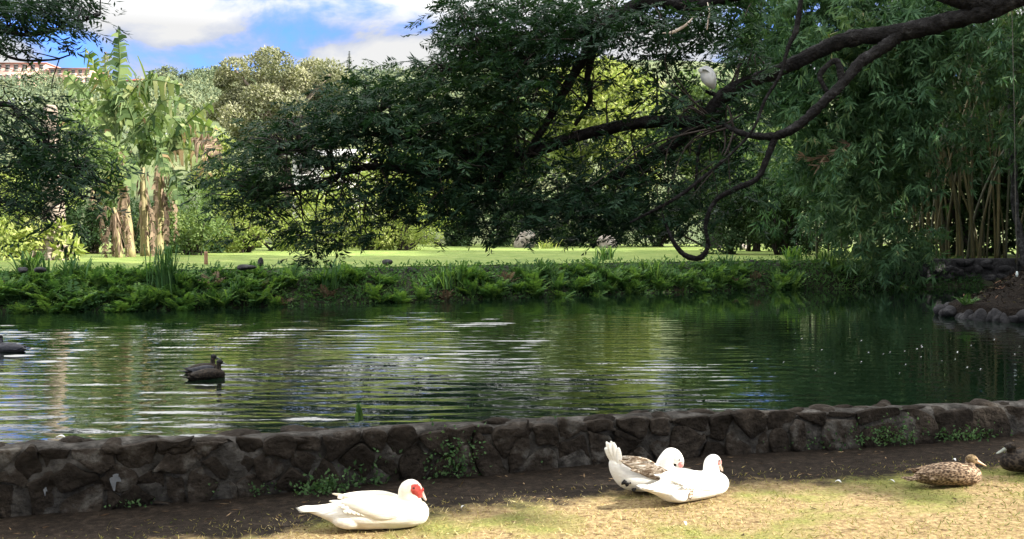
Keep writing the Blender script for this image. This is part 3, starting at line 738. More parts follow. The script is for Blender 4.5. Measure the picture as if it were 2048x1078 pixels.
keep = ~((C[:, 1] < bank_y(C[:, 0]) - .9) & (C[:, 2] < .6)); C = C[keep]; px = px[keep]
C[:, 2] = np.maximum(C[:, 2], ZW + .06)
D = unit(np.column_stack([R.normal(size=len(C)) * .6 - .25, R.normal(size=len(C)) * .6 - .35, -1.0 + R.normal(size=len(C)) * .35]))
var = np.clip(.42 + .4 * fnoise(C, 1.2) + R.normal(size=len(C)) * .1, 0, 1)
right = px > 1790
for name, lab, sl, base, spec in (
    ('bamboo_clump', 'large leafy bamboo with fronds drooping down to touch the water', ~right, (9.6, 28.0, .95), 12),
    ('bamboo_clump', 'tall bamboo clump with bare yellow canes showing above the dark bank wall', right, (12.0, 28.3, .95), 38)):
    th = thing(name, lab, 'bamboo', base, group='bamboo along the far bank')
    mb = MB(); fans(mb, C[sl], D[sl], R.uniform(.18, .32, sl.sum()), var[sl], 6)
    mb.build('foliage', M['bamboo_leaf'], th)
    for i in range(spec):
        mb = MB()
        if spec == 38:
            bx = P(R.uniform(1835, 2035), 515, 28.3)[0]; by = R.uniform(27.4, 29.4)
            pts = culm_path((bx, by, .9), R.uniform(.2, 3.6), R.uniform(6, 9), math.radians(R.choice([R.uniform(140, 215), R.uniform(-40, 50)], p=[.65, .35])))
        else:
            bx = 9.6 + R.normal() * .7; by = 28.2 + R.normal() * .6
            pts = culm_path((bx, by, .9), R.uniform(1, 4), R.uniform(6, 9), R.uniform(2.2, 4.2))
        r0 = R.uniform(.022, .040)
        q = catmull(pts, 6); nseg = len(q); rr = r0 * np.linspace(1, .5, nseg); rr[::3] *= 1.14
        tube(mb, q, rr, 6, 1, 0, R.uniform(0, 1))
        mb.build('culm', M['culm'], th, smooth=True)
# bamboo sprig whose straw colour stands in for sunlit leaves
mb = MB()
c0 = np.array([P(a, b, 23.4) for a, b in ((1700, 288), (1680, 300), (1650, 312), (1630, 318), (1610, 312), (1640, 330), (1660, 322))])
tube(mb, c0[:4], [.02, .018, .012, .006], 5, 4)
cc_ = np.repeat(c0, 7, 0); u = unit(R.normal(size=cc_.shape) * .5 + np.array([-.9, 0, -.1])); leaves(mb, cc_, u, side(u), .3, .05, R.uniform(.3, 1, len(cc_)))
tag(mb.build('sun_fleck_sprig', M['dry_leaf']), 'straw coloured sprig standing in for sunlit leaves in front of the green bamboo', 'branch')

# dark retaining wall under the bamboo and far bank wall pieces
def bank_wall(name, label, px0, px1, ztop, offy):
    x0 = P(px0, 540, 25)[0]; x1 = P(px1, 540, 26)[0]
    xx = np.linspace(x0, x1, 60); mb = MB()
    th = thing(name, label, 'wall', (x0, float(bank_y(x0)) + offy, ZW))
    rows_ = []
    for z, o in ((-.1, 0), (.35, 0), (ztop - .15, .03), (ztop - .03, .04), (ztop, .08), (ztop, .45), (.2, .5)):
        V = np.stack([xx, bank_y(xx) + offy + o, np.where(z < 0, ZW - .1, ZW + z) + 0 * xx], -1)
        V += .035 * fnoise(V, 4)[:, None] * np.array([0, 1, .5 if z > .3 else 0]); rows_.append(V)
    grid(mb, np.stack(rows_, 1)); mb.build('stonework', M['dark_stone'], th, smooth=True)
    mb = MB()
    for _ in range(int((x1 - x0) * 9)):
        x = R.uniform(x0, x1); z = R.uniform(.02, ztop - .08)
        ellipsoid(mb, (x, float(bank_y(x)) + offy - .0, ZW + z), (R.uniform(.1, .22), .09, R.uniform(.07, .13)), rot(0, R.uniform(-.4, .4), 0), 10, 7, R.uniform(0, 1), .15, 4)
    mb.build('face_stones', M['dark_stone'], th, smooth=True)
bank_wall('retaining_wall', 'dark damp stone wall under the bamboo canes at the water', 1800, 2300, .72, .35)
bank_wall('bank_wall', 'short stretch of dark stone wall showing above the ferns on the far bank', 640, 1560, .66, 1.02)

def tuft(name, label, cat, pos, n, hgt, spread, mat, w=.02, group=None):
    mb = MB()
    for i in range(n):
        az = R.uniform(0, 6.28); b0 = pos + np.array([R.normal() * spread * .3, R.normal() * spread * .3, 0]); hh = hgt * R.uniform(.5, 1.1); o = spread * R.uniform(.2, 1)
        d = np.array([math.cos(az), math.sin(az), 0]); s = np.array([-d[1], d[0], 0]) * w
        p = [b0, b0 + d * o * .3 + UP * hh * .55, b0 + d * o * .7 + UP * hh * .95, b0 + d * o * 1.2 + UP * hh * .9]
        V = []
        for q, f in zip(p, (1, .9, .6, .05)): V += [q - s * f, q + s * f]
        mb.add(np.array(V), [[0, 1, 3, 2], [2, 3, 5, 4], [4, 5, 7, 6]], R.uniform(0, 1))
    return tag(mb.build(name, mat, origin=np.asarray(pos, float)), label, cat, group)
# ------------------------------------------------------------------ ferns and cover on the far bank
def fern_mesh(seed, n=16, L0=.62):
    mb = MB()
    for i in range(n):
        az = i / n * 6.283 + R.uniform(-.3, .3); L = L0 * R.uniform(.7, 1.15); el = R.uniform(.75, 1.4)
        t = np.linspace(0, 1, 15); r = L * np.cos(el) * t + .25 * L * t ** 2; z = L * np.sin(el) * t - .42 * L * t ** 2.2 * math.cos(el * .6)
        pts = np.column_stack([np.cos(az) * r, np.sin(az) * r, z]); tg = unit(np.gradient(pts, axis=0))
        S = unit(np.cross(tg, UP)); va = np.clip(R.uniform(.15, .8) + (el - .9) * .35, 0, 1)  # upright fronds get a lighter tone, lit tops put into the colour
        for sg in (-1, 1):
            U = unit(sg * S * .95 + tg * .35 - UP * .12 + R.normal(size=S.shape) * .1)
            ln = L * .17 * np.sin(np.clip(t * 1.02 + .12, 0, 1) * np.pi) ** .6 + .01
            leaves(mb, pts, U, unit(tg + R.normal(size=tg.shape) * .15), ln, ln * .46 + .004, np.clip(va + R.normal(size=len(t)) * .08, 0, 1))
    return mb
FL = 'bushy green fern growing on the far bank above the water'
FG = 'ferns crowding the far bank'
protos = []
for s in range(4):
    o = fern_mesh(s, 13 + s, .78).build('fern', M['fern_leaf']); tag(o, FL, 'fern', FG); protos.append(o)
k = 0
for i in range(340):
    px = R.uniform(-80, 1760)
    if 620 < px < 870 and R.uniform() < .72: continue
    if px > 1300 and R.uniform() < .35: continue
    x = float(P(px, 560, np.interp(px, [0, 1700], [18.5, 27]))[0]); of = R.uniform(.0, .98) ** .9
    if px > 620: of *= .85
    o = protos[k % 4] if k < 4 else protos[k % 4].copy()
    if k >= 4: COL.objects.link(o)
    s = R.uniform(.5, .88) * (1.0 if px < 620 else .95)
    o.location = (x, float(bank_y(x)) + of, float(bank_z(of)) - .04); o.rotation_euler = (R.normal() * .12 + .15, R.normal() * .12, R.uniform(0, 6.28)); s *= 1.12 - .45 * of; o.scale = (s, s, s * R.uniform(.9, 1.3)); k += 1
o = fern_mesh(8, 7, .7).build('fern', M['dry_leaf'])
tag(o, 'withered brown fern among the green ones on the far bank', 'fern', 'withered ferns on the far bank')
for i in range(14):
    if i: o = o.copy(); COL.objects.link(o)
    x = float(P(R.uniform(-40, 1650), 560, 21)[0]); of = R.uniform(.05, .8); q = R.uniform(.4, .75)
    o.location = (x, float(bank_y(x)) + of, float(bank_z(of)) - .03); o.rotation_euler = (R.normal() * .2 + .3, R.normal() * .2, R.uniform(0, 6.28)); o.scale = (q, q, q * .8)
for i, (px, lab) in enumerate(((185, 'wispy weed on the bank left of the tall grass tuft'), (520, 'leafy weed on the bank in front of the flat dark stone'), (690, 'thin weed at the left end of the bank wall'), (905, 'upright weed on the bank near the middle of the pond'), (1085, 'weed tuft on the bank below the stump shaped rock'), (1300, 'tall weed on the bank left of the hooked limb'), (1450, 'weed on the bank just right of the hooked limb'), (1650, 'low weed at the foot of the left bamboo'))):
    x = float(P(px, 560, np.interp(px, [0, 1700], [18.5, 27]))[0]); of = R.uniform(.25, .9)
    tuft('weed_tuft', lab, 'weed', np.array([x, float(bank_y(x)) + of, float(bank_z(of))]), 46, R.uniform(.35, .6), R.uniform(.25, .4), M['fern_leaf' if i % 2 else 'tall_grass'], .016)
n = 26000; x = R.uniform(-14, 12.5, n); of = R.uniform(-.12, 1.1, n)
Cc = np.column_stack([x, bank_y(x) + of, bank_z(of) + R.uniform(-.02, .16, n)])
u = unit(R.normal(size=(n, 3)) + np.array([0, -.5, .25])); mb = MB()
leaves(mb, Cc, u, side(u), R.uniform(.05, .15, n), R.uniform(.02, .05, n), np.clip(.3 + .3 * fnoise(Cc, 1.5) + R.uniform(-.2, .2, n), 0, 1))
tag(mb.build('bank_ground_cover', M['fern_leaf']), 'tangle of low leaves covering the far bank between the ferns', 'ground cover', kind='stuff')
x = float(P(355, 560, 19.3)[0]); tuft('grass_tuft', 'tall bluish green grass tuft rising above the ferns on the far bank', 'grass', np.array([x, bank_y(x) + .5, .5]), 130, .95, .38, M['tall_grass'], .012)
for px, py, lab in ((70, 545, 'small leafy weed on the lawn edge beneath the left tree'), (1210, 520, 'low weed sprouting on the lawn edge near the pale boulder'), (1590, 520, 'tuft of weeds on the bank edge left of the bamboo')):
    p = H(px, py, ZL); tuft('weed_tuft', lab, 'weed', p, 60, .4, .4, M['fern_leaf'], .02)

def boulder(name, label, c, r, mat, cat='rock', group=None, lump=.22):
    mb = MB(); ellipsoid(mb, c, r, rot(0, 0, R.uniform(0, 3)), 22, 14, R.uniform(0, 1), lump, 3.2)
    return tag(mb.build(name, mat, smooth=True, origin=np.asarray(c, float)), label, cat, group)
for px, py, r, mat, lab in ((1215, 497, (.72, .5, .36), 'pale_rock', 'large pale boulder lying on the lawn in the sun'),
                            (1052, 497, (.62, .5, .50), 'pale_rock', 'grey rounded stump shaped rock behind grass blades on the lawn'),
                            (1487, 500, (.20, .2, .16), 'pale_rock', 'small whitish stone at the dark hedge foot'),
                            (492, 538, (.20, .12, .055), 'dark_stone', 'flat dark stone beside the upright one on the bank edge'),
                            (521, 534, (.055, .06, .11), 'dark_stone', 'small upright dark stone on the bank edge'),
                            (775, 528, (.11, .09, .07), 'dark_stone', 'lone round dark stone on top of the bank wall'),
                            (45, 543, (.10, .08, .05), 'dark_stone', 'leftmost dark stone on the lawn edge'),
                            (80, 543, (.12, .08, .05), 'dark_stone', 'dark stone under the weeds at the left lawn edge')):
    p = H(px, py, ZL + .05); boulder('boulder' if r[0] > .4 else 'stone', lab, p + np.array([0, 0, r[2] * .6]), r, M[mat])
p = H(1092, 498, ZL + .06); tuft('yellow_grass', 'yellow green clump of arching blades right of the stump shaped rock', 'grass', p, 45, .5, .55, M['bright_leaf'], .03)
p = H(412, 530, ZL); mb = MB(); tube(mb, [p, p + UP * .15, p + UP * .29, p + UP * .31], [.045, .043, .04, .01], 8, 2, .03)
tag(mb.build('wooden_post', M['wood_post'], smooth=True, origin=p), 'short brown wooden post standing on the sunlit lawn', 'post')

# ------------------------------------------------------------------ banana plants
def banana_leaf(mb, stalk, base, az, el, L, wid, var, droop=1.0, torn=.35):
    n = 26; t = np.linspace(0, 1, n)
    r = L * (np.cos(el) * t + .18 * t ** 2); z = L * (np.sin(el) * t - (.06 + .62 * math.cos(el)) * droop * t ** 2.2)
    pts = base + np.column_stack([np.cos(az) * r, np.sin(az) * r, z]); tg = unit(np.gradient(pts, axis=0))
    S = unit(np.cross(tg, UP)); Nn = np.cross(S, tg)
    tube(stalk, pts[::4], np.linspace(.035, .006, len(pts[::4])), 5, 3)
    f = np.clip((t - .12) / .88, 0, 1); w = wid * np.sin(np.clip(f, 0, 1) * np.pi) ** .55 * .5
    for sg in (-1, 1):
        i = 3
        while i < n - 2:
            j = min(n - 1, i + int(R.integers(1, 5))); hang = R.uniform(.1, .9)
            e0 = pts[i] + sg * S[i] * w[i] * R.uniform(.85, 1.05) - Nn[i] * w[i] * hang + tg[i] * .05
            e1 = pts[j] + sg * S[j] * w[j] * R.uniform(.85, 1.05) - Nn[j] * w[j] * hang - tg[j] * torn * .08
            m0 = pts[i] + sg * S[i] * w[i] * .55 - Nn[i] * w[i] * hang * .25; m1 = pts[j] + sg * S[j] * w[j] * .55 - Nn[j] * w[j] * hang * .25
            mb.add([pts[i], pts[j], m1, m0, e1, e0], [[0, 1, 2, 3], [3, 2, 4, 5]], np.clip(var + R.normal() * .1, 0, 1)); i = j
def banana_blade(mb, stalk, pts, wid, var, face, torn=.6):
    """one torn leaf along a path; face = rough normal of the blade"""
    n = 64; q = catmull(pts, 24); idx = np.linspace(0, len(q) - 1, n).astype(int); pts = q[idx]; tg = unit(np.gradient(pts, axis=0))
    S = unit(np.cross(tg, face)); Nn = np.cross(S, tg); t = np.linspace(0, 1, n)
    tube(stalk, pts[::9], np.linspace(.035, .008, len(pts[::9])), 5, 3)
    f = np.clip((t - .12) / .88, 0, 1); w = wid * np.sin(f * np.pi) ** .5 * .52
    for sg in (-1, 1):
        i = 7
        while i < n - 1:
            j = min(n - 1, i + int(R.choice([1, 1, 2, 2, 3, 4]))); dr = R.uniform(.3, 1.5) * torn; fo = R.normal() * .5; le = R.uniform(.55, 1.1)
            out = sg * S[i] * .95 + tg[i] * .35 + Nn[i] * fo; wi = max(w[i], .04); wj = max(w[j], .03)
            m0 = pts[i] + out * wi * .55; m1 = pts[j] + out * wj * .55
            e0 = pts[i] + out * wi * le - UP * wi * dr; e1 = pts[j] + out * wj * le - UP * wj * dr; em = (e0 + e1) / 2; e0 = e0 * .6 + em * .4; e1 = e1 * .45 + em * .55; m1 = m1 * .85 + m0 * .15
            mb.add([pts[i], pts[j], m1, m0, e1, e0], [[0, 1, 2, 3], [3, 2, 4, 5]], np.clip(var + R.normal() * .24, 0, 1)); i = j
def banana(label, px, py, top, paths, dead=4, girth=.15):
    d = H(px, py, 1.0)[1]; b0 = P(px, py, d); b0[2] = 1.0; tp = P(top[0], top[1], d)
    th = thing('banana_plant', label, 'banana plant', b0, group='banana plants at the lawn back'); h = tp[2] - b0[2]
    mb = MB(); tube(mb, [b0 - UP * .05, b0 * .5 + tp * .5, tp], [girth, girth * .8, girth * .5], 10, 5, .06); mb.build('pseudostem', M['pseudostem'], th, smooth=True)
    lf = MB(); st = MB()
    for pth, wpx in paths:
        k = len(pth); dd = d + R.uniform(-.9, .9) * np.linspace(0, 1, k)
        pts = [P(top[0] + R.normal() * 4, top[1] + R.normal() * 8, d)] + [P(a, b_, c_) for (a, b_), c_ in zip(pth, dd)]
        banana_blade(lf, st, np.array(pts), wpx * d / 2048, R.uniform(.25, .8), np.array([R.choice([-.6, .6]) * R.uniform(.3, 1), -.8, .5]))
    lf.build('leaf_blades', M['banana_leaf'], th); st.build('leaf_stalks', M['banana_leaf'], th, smooth=True)
    dl = MB(); ds = MB()
    for i in range(dead):
        az = R.uniform(0, 6.28); c0 = tp - UP * R.uniform(.05, .5) * h; o = np.array([math.cos(az), math.sin(az), 0])
        banana_blade(dl, ds, np.array([c0, c0 + o * .3 + UP * .05, c0 + o * .42 - UP * .35 * h, c0 + o * .36 - UP * .6 * h]), .22, R.uniform(.1, .9), np.array([o[0], o[1] - .6, .1]), .8)
    for i in range(44):
        zz_ = R.uniform(.3, .98) * h; a = R.uniform(0, 6.28); o = np.array([math.cos(a), math.sin(a), 0]); p0 = b0 + (tp - b0) * zz_ / h + o * girth
        u = unit((o * .2 - UP)[None] + R.normal(size=(1, 3)) * .1); leaves(dl, p0[None], u, side(u, o[None]), R.uniform(.2, .6), R.uniform(.04, .10), R.uniform(0, 1))
    dl.build('dead_leaves', M['dry_leaf'], th)
banana('tallest banana plant, its upright torn leaves standing against the sky', 262, 515, (238, 300), [([(233, 200), (240, 120), (236, 58)], 52), ([(222, 220), (196, 150), (170, 92)], 62), ([(224, 190), (212, 140), (209, 104)], 60), ([(215, 250), (170, 190), (128, 142)], 58), ([(262, 190), (300, 160), (366, 172)], 56), ([(268, 260), (252, 205), (222, 172)], 48), ([(205, 270), (165, 250), (140, 290)], 60), ([(215, 330), (205, 345), (200, 410)], 50), ([(250, 320), (262, 330), (262, 395)], 46), ([(290, 250), (330, 200), (385, 215)], 50)])
banana('banana plant with a yellow green stem in the middle of the group', 290, 514, (285, 335), [([(300, 250), (330, 225), (372, 262)], 58), ([(276, 270), (262, 215), (300, 160), (306, 140)], 44), ([(250, 300), (225, 320), (208, 372)], 60), ([(300, 300), (320, 300), (332, 352)], 56), ([(290, 270), (285, 235), (268, 210)], 50)], 1)
banana('banana plant with wide drooping leaves at the right of the group', 318, 512, (322, 330), [([(345, 275), (385, 246), (438, 262)], 52), ([(340, 280), (380, 240), (428, 200)], 36), ([(350, 300), (395, 305), (418, 352)], 66), ([(322, 280), (318, 250), (345, 232)], 44), ([(300, 300), (278, 305), (262, 350)], 60), ([(335, 340), (352, 350), (356, 410)], 46), ([(352, 285), (400, 262), (440, 285)], 46)], 4)
banana('short leaning banana plant wrapped in brown dead leaves', 238, 516, (228, 415), [([(215, 370), (200, 350), (180, 375)], 40), ([(232, 370), (238, 340), (262, 350)], 40), ([(222, 390), (212, 395), (222, 430)], 44)], 4, .11)
banana('banana plant mostly hidden by the shade tree leaves', 190, 508, (185, 370), [([(170, 300), (140, 250), (110, 240)], 56), ([(190, 300), (200, 250), (190, 200)], 56), ([(165, 350), (135, 340), (118, 400)], 56), ([(205, 330), (225, 310), (240, 350)], 56)])
pi = math.pi
mb = MB(); ds = MB(); banana_blade(mb, ds, np.array([P(372, 275, 29.5), P(400, 282, 29.4), P(425, 290, 29.3), P(432, 315, 29.2)]), .8, .7, np.array([.2, -.9, .3]), 1.6)
tag(mb.build('dead_frond', M['dry_leaf']), 'ragged reddish brown dead leaf hanging right of the banana plants', 'dead leaf')

# pale vine-clad trunk at left
p = H(105, 520, 1.0); th = thing('pale_trunk_tree', 'tree with a thick pale flaking trunk wrapped in creeper at left', 'tree', p)
mb = MB(); tube(mb, [p - UP * .1, p + UP * .5, p + UP * 1.3 + np.array([.05, 0, 0]), p + UP * 2.4, p + UP * 4], [.48, .33, .27, .24, .16], 14, 8, .10)
for a in range(5): tube(mb, [p + UP * .45 + .2 * np.array([math.cos(a * 1.25), math.sin(a * 1.25), 0]), p + .62 * np.array([math.cos(a * 1.25), math.sin(a * 1.25), 0]) - UP * .02], [.14, .05], 6, 4, .05)
mb.build('trunk', M['pale_bark'], th, smooth=True)
mb = MB(); clump_leaves(mb, np.array([p + UP * .35 + np.array([-.55, -.2, 0]), p + UP * .5 + np.array([-.3, -.3, .2]), p + UP * .3 + np.array([.5, -.25, 0]), p + UP * .8 + np.array([.25, -.25, 0])]), np.array([.38, .3, .3, .22]), 420, .26, .11); mb.build('creeper', M['bright_leaf'], th)
cn_ = np.array([p + np.array([R.normal() * 1.3, R.normal() * 1, 2.75 + R.normal() * .35]) for _ in range(12)]); mb = MB(); clump_leaves(mb, cn_, R.uniform(.3, .5, 12), 1900, .17, .08); mb.build('crown', M['mid_leaf'], th)

# ------------------------------------------------------------------ shrubs and trees behind the lawn
SH = [
 (1470, 507, 150, 345, 'dark_leaf', .13, 'dark shrub on the lawn edge just left of the drooping bamboo'),
 (1570, 508, 150, 330, 'dark_leaf', .13, 'dark shrub partly covered by the left end of the bamboo'),
 (285, 507, 200, 395, 'dark_leaf', .13, 'dark shrub filling the space directly behind the banana stems'),
 (330, 508, 110, 420, 'mid_leaf', .12, 'green shrub tucked behind the right banana stem'),
 (-70, 521, 190, 340, 'bright_leaf', .14, 'leafy yellow green shrub at the far left edge of the lawn'),
 (30, 516, 130, 400, 'bright_leaf', .12, 'low bright shrub left of the pale flaking trunk'),
 (60, 508, 170, 375, 'mid_leaf', .15, 'tall mid green shrub behind the pale flaking trunk'),
 (180, 508, 150, 400, 'dark_leaf', .13, 'dark shrub between the pale trunk and the banana plants'),
 (385, 510, 130, 370, 'mid_leaf', .13, 'bushy green shrub just right of the banana plants'),
 (400, 507, 120, 440, 'dark_leaf', .12, 'low dark shrub behind the brown post'),
 (495, 506, 130, 345, 'bright_leaf', .13, 'sunlit yellow shrub under the tip of the hanging branch'),
 (440, 503, 180, 330, 'mid_leaf', .15, 'tall shrub behind the low dark one right of the bananas'),
 (560, 503, 170, 365, 'bright_leaf', .14, 'wide yellow green shrub glowing behind the hanging branch'),
 (680, 502, 170, 362, 'bright_leaf', .13, 'sunlit shrub seen through the branch gap left of centre'),
 (740, 502, 130, 375, 'bright_leaf', .11, 'pale yellow shrub with thin sprays in the lawn back gap'),
 (800, 502, 130, 390, 'bright_leaf', .11, 'last bright shrub before the dark hedge'),
 (780, 499, 240, 290, 'bright_leaf', .15, 'broad shrub standing behind the bright ones at centre left'),
 (600, 498, 220, 375, 'bright_leaf', .15, 'tall yellow green shrub below the white house'),
 (900, 495, 150, 400, 'dark_leaf', .14, 'dark hedge shrub at the left end of the hedge'),
 (990, 495, 170, 370, 'dark_leaf', .14, 'dark hedge shrub behind the stump shaped rock'),
 (1110, 495, 150, 390, 'dark_leaf', .14, 'dark hedge shrub right of the yellow grass clump'),
 (1200, 495, 150, 360, 'dark_leaf', .14, 'dark hedge shrub directly behind the pale boulder'),
 (1310, 495, 160, 370, 'dark_leaf', .14, 'dark hedge shrub right of the pale boulder'),
 (1410, 495, 160, 350, 'dark_leaf', .14, 'dark hedge shrub behind the low hooked limb'),
 (1510, 502, 160, 330, 'mid_leaf', .14, 'green shrub where the hedge meets the bamboo'),
 (1610, 503, 170, 300, 'dark_leaf', .15, 'dark shrub behind the left bamboo fronds'),
]
for px, py, w, top, mt, lf, lab in SH:
    shrub('shrub', lab, 'shrub', px, py, w, top, M[mt], lf, 1.7 if mt == 'dark_leaf' else 1.0, nclump=24 if mt == 'dark_leaf' else 16)
shrub('hedge', 'dark tall hedge closing the view behind the yellow bamboo canes', 'hedge', 1960, 505, 620, 20, M['dark_leaf'], .2, 3.0, d=33, nclump=110)
def big_tree(name, label, px, py, d, wpx, toppx, botpx, mat, leaf, n, k=40, flat=.8, crad=.13, trunk='bark'):
    p = P(px, py, d); sc = d / 2048; w = wpx * sc; p[2] = float(hill_z(p[0], d)) if d > 62 else 1.05
    zt = P(px, toppx, d)[2]; zb = P(px, botpx, d)[2]
    th = thing(name, label, 'tree', p); cen = []; c0 = np.array([p[0], d, (zt + zb) / 2]); hz = (zt - zb) / 2
    for _ in range(k):
        q = rdir(1)[0] * R.uniform(.25, 1.12) ** .5; cen.append(c0 + q * np.array([w / 2, w * .42, hz]) * .86)
    cen = np.array(cen); rad = R.uniform(.45, 1.6, k) * w * crad
    mb = MB(); clump_leaves(mb, cen, rad, n, leaf, leaf * .55, flat); mb.build('crown', mat, th)
    mb = MB(); tp = c0 - UP * hz * .5
    tube(mb, [p - UP * .2, (p + tp) / 2 + np.array([.2, 0, 0]), tp], [w * .045, w * .035, w * .025], 8, 5, .06)
    for q in cen[:14]: tube(mb, [tp - UP * .1, (tp + q) / 2 + UP * .2, q], [w * .02, w * .013, w * .006], 5, 3)
    mb.build('trunk', M[trunk], th, smooth=True); return th
big_tree('pale_tree', 'big round pale olive tree in full sun against the sky', 566, 480, 72, 325, 84, 330, M['pale_leaf'], .21, 62000, 64, .8, .075, 'pale_bark')
big_tree('background_tree', 'yellow green tree glowing through the central gap in the dark limbs', 1215, 480, 56, 270, 85, 400, M['bright_leaf'], .24, 22000, 46)
big_tree('background_tree', 'mid green tree behind the dark branch mass left of the central gap', 1010, 480, 60, 250, 200, 400, M['mid_leaf'], .26, 12000, 36)
big_tree('background_tree', 'dark tree behind the perched egret', 1430, 480, 46, 260, 150, 400, M['mid_leaf'], .24, 15000, 40)
big_tree('background_tree', 'tall tree hidden behind the bamboo tops', 1680, 480, 50, 330, 20, 420, M['dark_leaf'], .24, 15000, 40)
big_tree('background_tree', 'round green tree low behind the hanging branch tip', 830, 480, 62, 220, 300, 440, M['bright_leaf'], .24, 9000, 30)
big_tree('background_tree', 'small sunny tree between the bananas and the pale tree', 425, 480, 48, 130, 255, 400, M['bright_leaf'], .19, 5000, 24)
big_tree('background_tree', 'sunny tree low behind the left shade tree', 40, 480, 55, 230, 330, 440, M['bright_leaf'], .2, 9000, 30)

# ------------------------------------------------------------------ hill woods, ridge trees, houses
n = 720; hx = R.uniform(-140, 5, n); hy = 75 + 190 * R.uniform(0, 1, n) ** .8
pw = 1024 + hx / hy * 2048; ok = ~((hy > 200) & (pw < 340)); hx = hx[ok]; hy = hy[ok]; n = len(hx)
cen = np.column_stack([hx, hy, hill_z(hx, hy) + R.uniform(.2, 1.6, n)]); mb = MB()
clump_leaves(mb, cen, R.uniform(1.4, 3.6, n), 120000, .48, .32, .75)
tag(mb.build('hillside_woods', M['hill_leaf']), 'patchy low trees and scrub covering the hillside', 'woods', kind='stuff')
for px, wpx, top, bot, lab in ((335, 60, 136, 172, 'round ridge tree right of the red roof'), (408, 46, 140, 170, 'ridge tree left of the pale olive tree'), (440, 50, 132, 168, 'tallest ridge tree half behind the pale olive tree'), (20, 60, 150, 180, 'ridge tree below the pink building at far left'), (375, 40, 150, 172, 'smallest ridge tree in the row by the red roof')):
    big_tree('ridge_tree', lab, px, bot, 235, wpx, top, bot, M['hill_leaf'], .42, 3200, 18, .8, .17)
p = P(699, 165, 240); mb = MB(); th = thing('norfolk_pine', 'thin pointed pine standing alone on the ridge right of the pale tree', 'tree', p)
h = (165 - 103) * 240 / 2048; tube(mb, [p - UP * 3, p + UP * h], [.25, .05], 6, 4); mb.build('trunk', M['bark'], th)
mb = MB()
for z in np.linspace(.15, 1, 18):
    nl = 10; a = R.uniform(0, 6.28, nl); u = np.column_stack([np.cos(a), np.sin(a), 0 * a + .25]); leaves(mb, np.repeat((p + UP * h * z * .98)[None], nl, 0), unit(u), side(unit(u), np.repeat(UP[None], nl, 0)), 1.5 * (1.08 - z) + .15, .35, R.uniform(0, 1, nl))
mb.build('crown', M['hill_leaf'], th)
def house(label, px0, px1, ytop, ybot, d, wall, roof, nwin, hip=.35, dep=8, cat='house', rows=1):
    a = P(px0, ybot, d); b = P(px1, ybot, d); zt = P(px0, ytop, d)[2]; w = b[0] - a[0]; zb = a[2]; hh = zt - zb; cx = (a[0] + b[0]) / 2; cy = d + dep / 2
    th = thing('house', label, cat, (cx, cy, zb)); wh = hh * (1 - hip)
    mb = MB(); box(mb, (cx, cy, zb + wh / 2 - 2), (w, dep, wh + 4)); mb.build('walls', M[wall], th)
    mb = MB(); e = .5; z0 = zb + wh - .02; rg = w * .3
    V = [(cx - w / 2 - e, d - e, z0), (cx + w / 2 + e, d - e, z0), (cx + w / 2 + e, d + dep + e, z0), (cx - w / 2 - e, d + dep + e, z0), (cx - rg, cy, zt), (cx + rg, cy, zt)]
    mb.add(V, [[0, 1, 5, 4], [2, 3, 4, 5]]); mb.F.append(np.array([[1, 2, 5], [3, 0, 4]])); mb.F.append(np.array([[3, 2, 1, 0]])); mb.build('roof', M[roof], th)
    for r in range(rows):
        for i in range(nwin):
            x = cx - w / 2 + (i + .5) * w / nwin; ww = w / nwin * .5; wz = wh / rows * .5; zc = zb + wh * (r + .55) / rows
            mb = MB(); box(mb, (x, d - .01, zc), (ww, .1, wz)); f = mb.build('window', M['window_glass'], th)
            mb = MB(); box(mb, (x, d - .08, zc - wz / 2 - .06), (ww + .2, .16, .1)); box(mb, (x, d - .08, zc + wz / 2 + .06), (ww + .2, .16, .1)); mb.build('frame', M['white_wall'], f, origin=np.array(th['_o']))
house('long pink building with rows of windows on the ridge at far left', -60, 92, 122, 166, 232, 'pink_wall', 'pink_wall', 9, .08, 12, 'building', 2)
house('smaller pink building on the ridge right of the long one', 98, 182, 132, 168, 232, 'pink_wall', 'pink_wall', 6, .12, 12, 'building', 2)
house('low ridge house with a red roof beside the tall banana leaves', 248, 322, 152, 168, 230, 'white_wall', 'red_roof', 5, .6)
house('house with a pale blue grey roof halfway down the hill at far left', -10, 85, 186, 232, 150, 'white_wall', 'grey_roof', 4, .55)
house('white roofed house on the slope right of the bananas', 346, 402, 240, 262, 120, 'white_wall', 'white_roof', 3, .65)
house('white house glimpsed through the banana leaves', 262, 312, 252, 284, 110, 'white_wall', 'grey_roof', 3, .4)
house('white walled house seen through the big gap in the hanging branch', 585, 735, 288, 365, 66, 'white_wall', 'white_roof', 3, .3)

